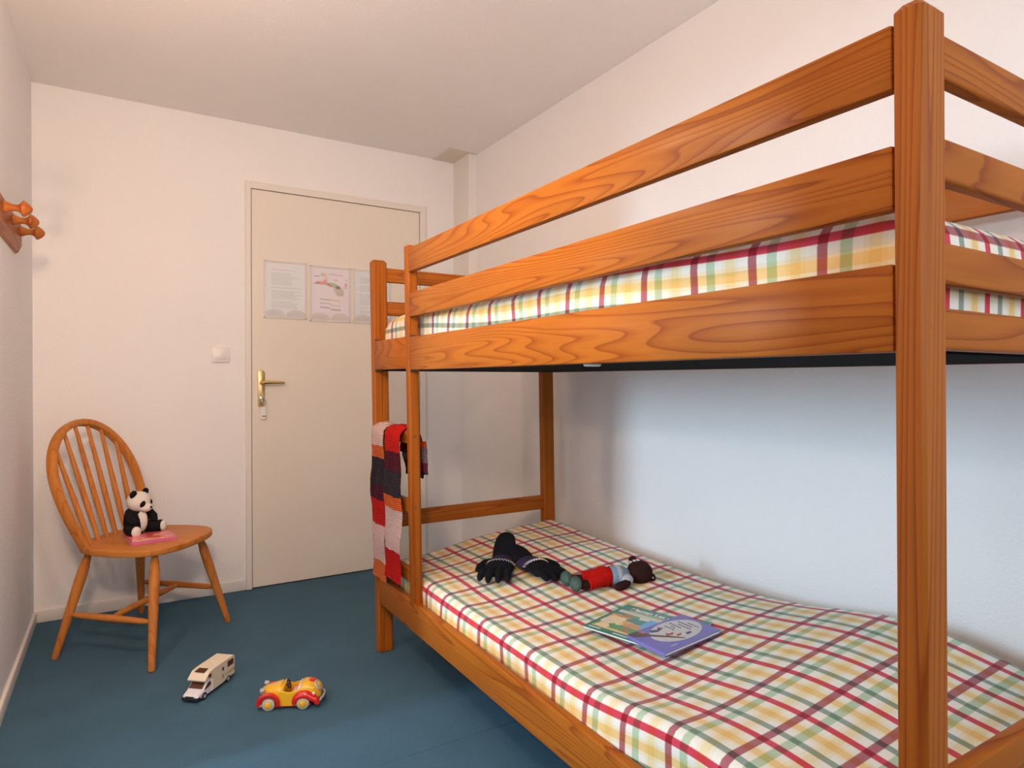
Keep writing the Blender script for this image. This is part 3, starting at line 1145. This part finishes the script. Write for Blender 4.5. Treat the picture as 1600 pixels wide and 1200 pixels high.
# purple hardback lying over its corner
pang = rad(-88.0)
PL, PWd = .132, .203
pbk = thing('picture_book', 'purple hardback with a pale oval and drawn animals, lying on the green book', 'book', (1.114, 1.264, .3950), pang)
pbk.rotation_euler = (rad(3.9), rad(0.4), pang)
slab_uv('cover', PL, PWd, .0085, .0105, 'cover_purple', pbk)
slab_uv('cover', PL, PWd, .0, .002, 'cover_back', pbk)
obj('pages', MB().box(.003, PL - .003, .003, PWd - .004, .002, .0085), 'paper', pbk, world=False)
obj('spine', MB().box(-.0005, PL + .0005, -.002, .001, 0, .0105, .0008, 1), 'cover_purple', pbk, world=False)
ov = [(.060 + .052 * math.cos(2 * PI * k / 36), .114 + .080 * math.sin(2 * PI * k / 36)) for k in range(36)]
obj('cover_print', MB().prism(ov, .0105, .0108), 'print_cream', pbk, smooth=False, world=False)
PRINTS = [('print_brown', [(0, .0), (.020, .004), (.044, .038), (.079, .071), (.104, .094), (.106, .102), (.075, .080), (.040, .048), (.0, .030)]),
          ('print_rose', [(.008, .032), (.016, .026), (.024, .034), (.020, .046), (.010, .043)]),
          ('print_dark', [(.018, .060), (.030, .054), (.038, .074), (.030, .098), (.018, .090), (.028, .080)]),
          ('print_red', [(.055, .080), (.068, .072), (.073, .090), (.062, .102), (.064, .088)]),
          ('print_red', [(.078, .096), (.088, .092), (.086, .108), (.079, .112)]),
          ('print_dark', [(.085, .122), (.096, .118), (.095, .136), (.087, .138)])]
for c, poly in PRINTS:
    obj('cover_print', MB().prism(poly, .0105, .0111), c, pbk, smooth=False, world=False)
random.seed(9)
for i, (y, a, c) in enumerate(((.112, .024, .058), (.123, .036, .050), (.134, .020, .060), (.147, .040, .082), (.159, .026, .074), (.171, .050, .086))):
    x = a
    while x < c:       # the scribbled title, word by word
        w_ = random.uniform(.004, .009)
        obj('cover_print', MB().box(x, min(c, x + w_), y - .0024, y + .0018, .0105, .0111), 'print_dark', pbk, smooth=False, world=False)
        x += w_ + .0022
obj('cover_print', MB().box(.113, .116, .038, .060, .0105, .0109), 'print_cream', pbk, smooth=False, world=False)

# ---------------------------------------------------------------- scarf over the top ladder rung
SCL = [(.325, (.72, .16, .045)), (.384, (.74, .52, .48)), (.518, (.58, .015, .012)), (.611, (.075, .014, .024)), (.667, (.035, .026, .036)),
       (.769, (.70, .14, .04)), (.818, (.76, .54, .47))]
SCR = [(.357, (.58, .015, .012)), (.458, (.74, .52, .48)), (.603, (.72, .13, .03)), (.649, (.040, .030, .040)), (.741, (.10, .014, .024)), (.809, (.62, .016, .012))]


def scarf_mat(name, bands):
    t = NT(name)
    tc = t.n('ShaderNodeTexCoord')
    gp = t.n('ShaderNodeSeparateXYZ')
    t.l(tc.outputs['Object'], gp.inputs[0])
    wob = t.n('ShaderNodeTexNoise', i_Scale=90.0, i_Detail=1.0)
    t.l(tc.outputs['Object'], wob.inputs['Vector'])
    z = t.math('ADD', gp.outputs[2], t.math('MULTIPLY_ADD', wob.outputs['Fac'], .012, -.006))
    stops = [((h - .25) / .75, c) for h, c in bands]
    stops[0] = (0.0, stops[0][1])
    fac = t.math('DIVIDE', t.math('SUBTRACT', z, .25), .75)
    c = t.ramp(fac, stops, 'CONSTANT')
    wv = t.n('ShaderNodeTexWave', i_Scale=33.0, i_Distortion=1.2, i_Detail=1.0)
    wv.bands_direction = 'Y'
    t.l(tc.outputs['Object'], wv.inputs['Vector'])
    w2 = t.n('ShaderNodeTexWave', i_Scale=42.0, i_Distortion=1.2, i_Detail=1.0)
    w2.bands_direction = 'Z'
    t.l(tc.outputs['Object'], w2.inputs['Vector'])
    f = t.math('MULTIPLY', wv.outputs['Fac'], w2.outputs['Fac'])
    t.base(t.mix(0.85, c, t.ramp(f, [(0.0, 0.60), (0.55, 1.08)]), 'MULTIPLY'))
    t.set(Roughness=0.95)
    t.b.inputs['Specular IOR Level'].default_value = 0.1
    t.bump(f, 0.8, 0.006)
    MATS[name] = t.m


scarf_mat('scarf_knit_a', SCL)
scarf_mat('scarf_knit_b', SCR)
scarf_mat('scarf_knit_c', [(.2, (.04, .03, .04)), (.745, (.12, .02, .03)), (.775, (.16, .12, .13)), (.83, (.55, .06, .02))])
sf = bpy.data.objects.new('striped_scarf', None)
COL.objects.link(sf)
tag(sf, 'chunky knitted scarf striped red, pink, orange and black, hanging on the ladder', 'scarf')


def ribbon(name, path_, y0, y1, thick, mat, wob=0.003, dy=None):
    """a band of knitting: path_ = list of (x,z); spans y0..y1 across"""
    n = 12
    b = bmesh.new()
    P = [Vector((p[0], 0, p[1])) for p in path_]
    outer, inner = [], []
    for i, p in enumerate(P):
        d = (P[min(i + 1, len(P) - 1)] - P[max(i - 1, 0)]).normalized()
        nn = Vector((-d.z, 0, d.x))
        ro, ri = [], []
        sh = dy(i / (len(P) - 1)) if dy else 0.0
        for k in range(n + 1):
            q = k / n
            y = y0 + (y1 - y0) * q + sh + .002 * math.sin(i * 1.9)
            e = 1 - abs(2 * q - 1) ** 6
            wv = wob * math.sin(q * 9 + i * .35)
            ro.append(b.verts.new(p + nn * (thick / 2 * e + wv) + Vector((0, y, 0))))
            ri.append(b.verts.new(p - nn * (thick / 2 * e - wv) + Vector((0, y, 0))))
        outer.append(ro)
        inner.append(ri)
    for i in range(len(P) - 1):
        for k in range(n):
            b.faces.new((outer[i][k], outer[i][k + 1], outer[i + 1][k + 1], outer[i + 1][k]))
            b.faces.new((inner[i][k + 1], inner[i][k], inner[i + 1][k], inner[i + 1][k + 1]))
        for k in (0, n):
            f = (outer[i][k], outer[i + 1][k], inner[i + 1][k], inner[i][k])
            b.faces.new(f if k == 0 else f[::-1])
    for i in (0, len(P) - 1):
        for k in range(n):
            f = (outer[i][k], inner[i][k], inner[i][k + 1], outer[i][k + 1])
            b.faces.new(f if i else f[::-1])
    bmesh.ops.recalc_face_normals(b, faces=b.faces)
    return obj(name, b, mat, sf, angle=70, world=False)


XO = BX0 - .004


def drop_path(zend, zin, xo, xi, ztop=.896):
    pts = [(xo - .004 + .003 * math.sin(k * .7), zend + (ztop - .02 - zend) * k / 26) for k in range(27)]
    for k in range(1, 8):
        a = PI - PI * k / 8
        pts.append(((xo + xi) / 2 + (xi - xo) / 2 * math.cos(a), ztop - .02 + .022 * math.sin(a)))
    m_ = 10
    pts += [(xi, ztop - .02 - (ztop - .02 - zin) * k / m_) for k in range(1, m_ + 1)]
    return pts


ribbon('hanging_end', drop_path(.318, .84, XO - .006, BX0 + .046), 2.288, 2.432, .012, 'scarf_knit_a', dy=lambda t: -.020 * (1 - smoothstep(0, .35, t)))
ribbon('hanging_end', drop_path(.350, .80, XO - .010, BX0 + .044), 2.112, 2.272, .013, 'scarf_knit_b', dy=lambda t: .0)
ribbon('tail', [(BX0 + .050 + .006 * math.sin(k), .870 - .15 * k / 9) for k in range(10)], 2.10, 2.262, .014, 'scarf_knit_c', dy=lambda t: -.02 * t)
ribbon('tail', [(BX0 + .048 + .006 * k / 9, .850 - .112 * k / 9) for k in range(10)], 2.055, 2.12, .012, 'scarf_knit_c', dy=lambda t: -.012 * t)

# ---------------------------------------------------------------- gloves on the lower bunk
knit('glove_black', (0.012, 0.012, 0.015), 260, .3)
knit('glove_purple', (0.050, 0.034, 0.070), 260, .35)
plain('stitch_white', (0.62, 0.58, 0.55), 0.9)


def glove(label, loc, rotz, mirror, fold, curl, spread=1.0, tilt=0.0):
    """local x = fingers direction, y across, z up; origin at the wrist on the bed"""
    root = thing('knitted_glove', label, 'glove', loc, rotz, 'pair of gloves on the lower bunk')
    sg = -1 if mirror else 1
    hb = MB()
    # palm
    secs = []
    for x, w, h, z in ((-.012, .035, .014, .020), (.012, .038, .015, .020), (.045, .043, .016, .020), (.075, .044, .015, .018), (.092, .041, .012, .016)):
        secs.append([(x, w * math.cos(2 * PI * k / 20), z + h * math.sin(2 * PI * k / 20)) for k in range(20)])
    hb.loft(secs)
    for i, (y0, ln, sp) in enumerate(((-.031, .058, -.20), (-.0105, .070, -.06), (.0105, .073, .07), (.031, .064, .20))):
        ln *= 1.05
        pts, rs = [], []
        for k in range(8):
            t_ = k / 7
            pts.append((.080 + ln * t_ * math.cos(sp * spread) * (1 - .15 * curl * t_), y0 * sg + sg * ln * t_ * math.sin(sp * spread), .016 + curl * .022 * math.sin(t_ * PI) - .003 * t_))
            rs.append(.0118 - .0014 * t_ - (.005 if k == 7 else 0))
        hb.tube(pts, rs, 12)
    pts = [(.012, sg * .030, .018), (.030, sg * .050, .020), (.052, sg * .062, .017), (.070, sg * .066, .014)]
    hb.tube(pts, [.014, .013, .012, .008], 12)
    ho = obj('hand', hb, 'glove_black', root, world=False)
    rm = ho.modifiers.new('remesh', 'REMESH')
    rm.mode = 'VOXEL'
    rm.voxel_size = .0032
    rm.use_smooth_shade = True
    sm = ho.modifiers.new('smooth', 'SMOOTH')
    sm.factor = .6
    sm.iterations = 4
    # cuff
    cs = []
    for k in range(12):
        t_ = k / 11
        x, z = -.010 - .058 * t_, .020 + fold * math.sin(t_ * PI * .62)
        w, h = .037 - .013 * t_ * t_, .015 + .004 * t_
        cs.append([(x - h * .25 * math.sin(2 * PI * q / 20), w * math.cos(2 * PI * q / 20), max(.003, z + h * math.sin(2 * PI * q / 20))) for q in range(20)])
    obj('cuff', MB().loft(cs), 'glove_black', root, world=False)
    bs = []
    for k in range(7):
        t_ = k / 6
        x = -.006 + .040 * t_
        w, h = .0385 + .004 * t_, .0172 + .0012 * math.sin(t_ * PI)
        bs.append([(x, w * math.cos(2 * PI * q / 24), max(.002, .0205 + h * math.sin(2 * PI * q / 24))) for q in range(24)])
    obj('patterned_band', MB().loft(bs), 'glove_purple', root, world=False)
    zz = []
    for k in range(27):
        a = PI * (k + 1.0) / 28
        zz.append((.038 + (.0065 if k % 2 else -.0055), .0440 * math.cos(a), .0208 + .0188 * math.sin(a)))
    obj('zigzag_stitch', MB().tube(zz, .0012, 6), 'stitch_white', root, world=False)
    root.rotation_euler = (0, tilt, rotz)
    root.scale = (1.2, 1.15, 1.15)
    return root


def on_bed(x, y, d=0.0):
    return (x, y, low_top(x, y) + d)


glove('black knitted glove with purple band, fingers toward the red doll', on_bed(1.222, 1.912, .002), math.atan2(-.25, .02), False, .018, .35, .30, rad(3))
glove('black knitted glove with its cuff bunched up, nearer the ladder', on_bed(1.166, 1.985, .002), math.atan2(-.19, -.17), True, .050, .75, .9, rad(6))

# ---------------------------------------------------------------- knitted doll
knit('knit_brown', (0.060, 0.022, 0.018), 230, .3, .9)
knit('knit_red', (0.80, 0.014, 0.008), 190, .2, .9)
knit('knit_blue', (0.36, 0.50, 0.62), 150, .35, .9)
knit('knit_white', (0.70, 0.70, 0.74), 150, .25, .9)
knit('knit_green', (0.13, 0.22, 0.19), 200, .5, .9, 1)
plain('yarn_grey', (0.55, 0.53, 0.50), 0.9, var=0.2, nscale=200)
DX, DYY = 1.245, 1.668
dang = math.atan2(1.545 - 1.625, 1.437 - 1.20)
doll = thing('knitted_doll', 'knitted doll in red trousers and blue jumper lying on the bed', 'doll', (DX, DYY, low_top(1.36, 1.62) - .003), dang)
doll.scale = (1.05, 1.05, 1.05)
# local x : feet -> head
tr = MB()
tr.ell((.094, 0, .031), (.042, .034, .031))
for s in (-1, 1):
    tr.tube([(.084, .015 * s, .030), (.058, .025 * s, .026), (.036, .029 * s, .022)], [.022, .0205, .0185], 16)
to = obj('trousers', tr, 'knit_red', doll, world=False)
for s, dx in ((-1, .004), (1, -.008)):
    obj('leg', MB().tube([(.040 + dx, .026 * s, .021), (.022 + dx, .027 * s, .019), (.000 + dx, .027 * s, .020)], [.014, .0135, .0145], 14), 'knit_brown', doll, world=False)
    bt = MB().ell((-.008 + dx, .028 * s, .024), (.019, .0185, .024), Matrix.Rotation(rad(-12), 4, 'Y'))
    obj('boot', bt, 'knit_green', doll, world=False)
sec = []
for x, w, h in ((.116, .030, .026), (.122, .033, .029), (.132, .0335, .030), (.150, .033, .029), (.165, .028, .026), (.176, .018, .018)):
    sec.append([(x, w * math.cos(2 * PI * k / 22), .031 + h * math.sin(2 * PI * k / 22)) for k in range(22)])
jp = obj('jumper', MB().loft(sec), 'knit_blue', doll, world=False)
sec = []
for x, w, h in ((.134, .0345, .031), (.139, .0352, .0315), (.146, .0345, .031)):
    sec.append([(x, w * math.cos(2 * PI * k / 22), .031 + h * math.sin(2 * PI * k / 22)) for k in range(22)])
obj('jumper_band', MB().loft(sec), 'knit_white', jp, world=False)
obj('sleeve', MB().ell((.160, -.032, .026), (.019, .017, .018)), 'knit_white', jp, world=False)
obj('sleeve', MB().ell((.162, .028, .032), (.016, .014, .016)), 'knit_white', jp, world=False)
obj('arm', MB().tube([(.160, -.038, .022), (.145, -.046, .016), (.128, -.051, .014), (.114, -.053, .013)], [.012, .0135, .013, .009], 14), 'knit_brown', doll, world=False)
obj('arm', MB().tube([(.160, .036, .034), (.146, .045, .042), (.130, .046, .044), (.118, .042, .034)], [.006, .0055, .005, .004], 10), 'knit_brown', doll, world=False)
hd = MB().ell((.214, -.002, .037), (.041, .039, .037)).ell((.252, -.008, .020), (.012, .016, .013))
hdo = obj('head', hd, 'knit_brown', doll, world=False)
random.seed(5)
hr = MB()
for k in range(46):
    a = random.uniform(-.9, .9)
    e = random.uniform(.2, 1.2)
    th, ph = random.uniform(-.5, 2.2), random.uniform(.15, .95)
    p = Vector((.206 + .036 * math.sin(ph) * math.cos(th + 1.2), -.002 + .037 * math.sin(ph) * math.sin(th + .6), .037 + .037 * math.cos(ph)))
    hr.ell(p, (.0036, .0036, .0032), seg=8, rings=5)
obj('hair_tuft', hr, 'yarn_grey', hdo, world=False)
kn = MB().ell((.200, .020, .072), (.013, .012, .011))
obj('hair_knot', kn, 'knit_brown', hdo, world=False)
mo = MB()
for k in range(6):
    mo.ell((.249 + .002 * k, -.024 + .007 * k, .024 + .002 * (k % 2)), (.0032, .0032, .003), seg=8, rings=5)
obj('mouth_stitch', mo, 'yarn_grey', hdo, world=False)

# ---------------------------------------------------------------- toy camper van
plain('toy_cream', (0.80, 0.70, 0.52), 0.3, var=0.02)
plain('toy_white', (0.80, 0.77, 0.78), 0.3, var=0.02)
plain('toy_window', (0.10, 0.040, 0.018), 0.12, var=0.15)
plain('toy_black', (0.02, 0.018, 0.018), 0.5)
plain('toy_grey', (0.45, 0.43, 0.41), 0.4)
plain('toy_stripe', (0.62, 0.38, 0.18), 0.4)
cv = thing('toy_camper_van', 'small cream and white toy camper van on the carpet', 'toy van', (.253, 2.432, 0), math.atan2(-.75, -.66))
cv.scale = (1.0, 1.0, 1.0)
HW = .033
side = [(-.100, .016), (-.100, .080), (-.092, .084), (.020, .084), (.042, .081), (.066, .062), (.064, .057), (.030, .056), (.024, .052), (.024, .012), (-.04, .012), (-.05, .016)]
rotS = Matrix(((1, 0, 0, 0), (0, 0, 1, -HW), (0, 1, 0, 0), (0, 0, 0, 1)))
obj('body', MB().prism(side, 0, 2 * HW, rotS, .0015), 'toy_cream', cv, smooth=False, world=False)
cw = .030
cab = []
for x, zt, w in ((.022, .056, cw), (.042, .055, cw), (.046, .053, cw), (.070, .034, cw), (.092, .028, cw * .94), (.097, .022, cw * .88), (.097, .013, cw * .88)):
    zb = .011
    cab.append([(x, -w, zb), (x, -w, zt - .006 if zt > .02 else zb + .001), (x, -w + .005, zt), (x, w - .005, zt), (x, w, zt - .006 if zt > .02 else zb + .001), (x, w, zb)])
obj('cab', MB().loft(cab), 'toy_white', cv, smooth=False, world=False)
ws = MB()
ws.quad((.049, -.0245, .0518), (.049, .0245, .0518), (.0685, .0255, .0362), (.0685, -.0255, .0362))
wp = obj('windscreen', MB().loft([[(.0485, -.023, .0528), (.0485, .023, .0528), (.0480, .023, .0500), (.0480, -.023, .0500)],
                                  [(.0695, -.0245, .0362), (.0695, .0245, .0362), (.0680, .0245, .0342), (.0680, -.0245, .0342)]]), 'toy_window', cv, smooth=False, world=False)
ws.bm.free()
for s in (-1, 1):
    def sidewin(name, poly, w, mat='toy_window', th=.0006):
        M2 = Matrix(((1, 0, 0, 0), (0, 0, 1, (w if s > 0 else -w - th)), (0, 1, 0, 0), (0, 0, 0, 1)))
        obj(name, MB().prism(poly, 0, th, M2), mat, cv, smooth=False, world=False)
    sidewin('side_window', [(.030, .036), (.032, .048), (.046, .048), (.066, .033), (.062, .031), (.040, .033)], cw)
    sidewin('side_window', [(.032, .062), (.032, .074), (.047, .074), (.047, .062)], HW)
    sidewin('side_window', [(-.092, .054), (-.092, .074), (-.058, .074), (-.058, .054)], HW)
    sidewin('side_window', [(-.036, .054), (-.036, .066), (-.028, .066), (-.028, .054)], HW)
    sidewin('side_stripe', [(-.098, .030), (-.098, .040), (-.045, .036), (-.045, .033)], HW, 'toy_stripe')
    sidewin('vent', [(-.036, .036), (-.036, .039), (-.028, .039), (-.028, .036)], HW, 'toy_window')
    sidewin('vent', [(-.036, .029), (-.036, .032), (-.028, .032), (-.028, .029)], HW, 'toy_window')
    sidewin('door_line', [(-.0245, .016), (-.0245, .074), (-.0238, .074), (-.0238, .016)], HW, 'toy_grey', .0003)
    sidewin('door_line', [(-.0402, .016), (-.0402, .074), (-.0395, .074), (-.0395, .016)], HW, 'toy_grey', .0003)
    for wx in (.066, -.062):
        M_ = MB().lathe([(.006, 0), (.0115, .0), (.012, .002), (.012, .008), (.0115, .010), (.006, .010)], (wx, s * .023, .012), (0, s, 0), 22)
        wo = obj('wheel', M_, 'toy_black', cv, world=False)
        obj('hub', MB().lathe([(.0062, 0), (.0058, .0018), (.002, .0022)], (wx, s * .0325, .012), (0, s, 0), 18), 'toy_grey', wo, world=False)
obj('skylight', MB().loft([[(.024, -.017, .0848), (.024, .017, .0848), (.024, .017, .0835), (.024, -.017, .0835)],
                           [(.048, -.018, .0825), (.048, .018, .0825), (.048, .018, .0805), (.048, -.018, .0805)]]), 'toy_window', cv, smooth=False, world=False)
obj('roof_hatch', MB().box(-.070, -.030, -.012, .016, .0838, .0856, .0006, 1), 'toy_cream', cv, world=False)
obj('bumper', MB().box(.060, .1005, -.029, .029, .0085, .0185, .002, 2), 'toy_black', cv, world=False)
obj('grille', MB().box(.0965, .1008, -.014, .014, .0190, .0225, .0005, 1), 'toy_black', cv, world=False)
obj('chassis', MB().box(-.098, .06, -.024, .024, .007, .013), 'toy_black', cv, smooth=False, world=False)

# ---------------------------------------------------------------- toy car
plain('toy_yellow', (0.85, 0.47, 0.015), 0.22, var=0.02, Coat_Weight=0.5)
plain('toy_red', (0.66, 0.018, 0.012), 0.2, var=0.02, Coat_Weight=0.5)
plain('toy_tyre', (0.50, 0.45, 0.33), 0.5)
car = thing('toy_car', 'yellow open toy car with red mudguards and cream wheels on the carpet', 'toy car', (.459, 2.192, 0), math.atan2(.425, -.905))
S_ = []


def csec(x, w, zb, zt, p=3.0, n=24):
    r = []
    zc, hh = (zb + zt) / 2, (zt - zb) / 2
    for k in range(n):
        a = 2 * PI * k / n
        ca, sa = math.cos(a), math.sin(a)
        r.append((x, w * math.copysign(abs(ca) ** (2 / p), ca), zc + hh * math.copysign(abs(sa) ** (2 / p), sa)))
    return r


fr_ = [csec(.076, .012, .024, .050), csec(.072, .018, .018, .058), (csec(.060, .024, .016, .063)), csec(.040, .029, .015, .068), csec(.020, .034, .015, .073), csec(.012, .0355, .015, .0745), csec(.006, .036, .015, .070)]
obj('bonnet', MB().loft(fr_), 'toy_yellow', car, world=False)
re_ = [csec(-.052, .0375, .015, .072), csec(-.058, .0375, .015, .077), csec(-.075, .036, .015, .078), csec(-.092, .032, .016, .074), csec(-.106, .025, .018, .064), csec(-.114, .014, .024, .050)]
obj('boot', MB().loft(re_), 'toy_yellow', car, world=False)
for s in (-1, 1):
    d = MB().loft([[(.012, s * .0345, .012), (.012, s * .0375, .012), (.012, s * .0375, .058), (.012, s * .0345, .060)],
                   [(-.02, s * .0365, .012), (-.02, s * .0395, .012), (-.02, s * .0395, .052), (-.02, s * .0365, .054)],
                   [(-.054, s * .0355, .012), (-.054, s * .0385, .012), (-.054, s * .0385, .062), (-.054, s * .0355, .064)]])
    obj('door', d, 'toy_yellow', car, world=False)
obj('sill', MB().box(-.085, .060, -.038, .038, .008, .0145, .002, 2), 'toy_red', car, world=False)
obj('seat', MB().box(-.050, -.020, -.033, .033, .014, .044, .005, 2).box(-.054, -.044, -.033, .033, .040, .068, .004, 2), 'toy_white', car, world=False)
for k in range(6):
    obj('seat_stripe', MB().box(-.0495, -.0205, -.030 + k * .0108, -.0265 + k * .0108, .0438, .0446), 'toy_red', car, smooth=False, world=False)
obj('dashboard', MB().box(.000, .008, -.034, .034, .040, .068, .002, 2), 'toy_yellow', car, world=False)
stw = MB().tube([Vector((-.010, .012 * math.cos(a), .066 + .0125 * math.sin(a))) + Vector((.35 * .0125 * math.sin(a), 0, 0)) for a in [2 * PI * k / 24 for k in range(24)]], .0026, 8, closed=True)
stw.tube([(.004, 0, .060), (-.010, 0, .066)], .002, 8)
stw.tube([(-.010, -.011, .066), (-.010, .011, .066)], .002, 8)
obj('steering_wheel', stw, 'toy_black', car, world=False)
for s in (-1, 1):
    for wx, r0, nm_ in ((.045, .0270, 'mudguard'), (-.063, .0270, 'mudguard')):
        # arched wing: swept oval over the wheel
        pts, rs = [], []
        for k in range(19):
            a = rad(-8 + (200 if wx > 0 else 196) * k / 18)
            if wx > 0:
                a = PI - a
            R_ = r0 + (.016 * smoothstep(.72, 1.0, k / 18) if wx < 0 else .014 * smoothstep(.28, 0, 1 - (1 - k / 18)) * 0)
            pts.append((wx + R_ * 1.08 * math.cos(a), s * .040, max(.011, .021 + R_ * math.sin(a))))
            rs.append(.0085 * (.55 + .45 * math.sin(PI * min(1, max(0, (k + 2) / 22)))))
        obj(nm_, MB().tube(pts, rs, 12, sy=1.55, up=(0, 0, 1) if False else None), 'toy_red', car, world=False)
        ty = MB().lathe([(.008, 0), (.0165, .0), (.0196, .0025), (.0202, .006), (.0196, .0095), (.0165, .012), (.011, .0125)], (wx, s * .036, .0202), (0, s, 0), 30)
        wo = obj('wheel', ty, 'toy_tyre', car, world=False)
        obj('hub', MB().lathe([(.0105, 0), (.0100, .002), (.006, .0038), (.001, .0042)], (wx, s * .0485, .0202), (0, s, 0), 22), 'toy_yellow', wo, world=False)
    hl = MB().lathe([(.003, 0), (.0065, .004), (.0072, .012), (.0068, .0155), (.003, .017)], (.058, s * .027, .060), (1, s * .1, .05), 18)
    obj('headlight', hl, 'toy_grey', car, world=False)
    obj('tail_light', MB().ell((-.096, s * .036, .047), (.005, .004, .005)), 'toy_white', car, world=False)
sp_ = MB().lathe([(.012, 0), (.0175, .001), (.0185, .005), (.0165, .009), (.011, .010)], (-.101, .006, .058), Vector((-.8, .1, .6)), 24)
so = obj('spare_wheel', sp_, 'toy_tyre', car, world=False)
obj('hub', MB().lathe([(.0095, 0), (.008, .002), (.002, .003)], Vector((-.101, .006, .058)) + Vector((-.8, .1, .6)).normalized() * .0095, Vector((-.8, .1, .6)), 20), 'toy_yellow', so, world=False)
obj('bumper', MB().tube([(-.098, -.042, .020), (-.114, -.036, .024), (-.122, -.015, .027), (-.122, .015, .027), (-.114, .036, .024), (-.098, .042, .020)], .0042, 10), 'toy_grey', car, world=False)
obj('bumper', MB().tube([(.068, -.044, .018), (.080, -.030, .020), (.084, 0, .021), (.080, .030, .020), (.068, .044, .018)], .0038, 10), 'toy_grey', car, world=False)
obj('boot_trim', MB().ell((-.086, 0, .0765), (.012, .014, .0035)), 'toy_red', car, world=False)
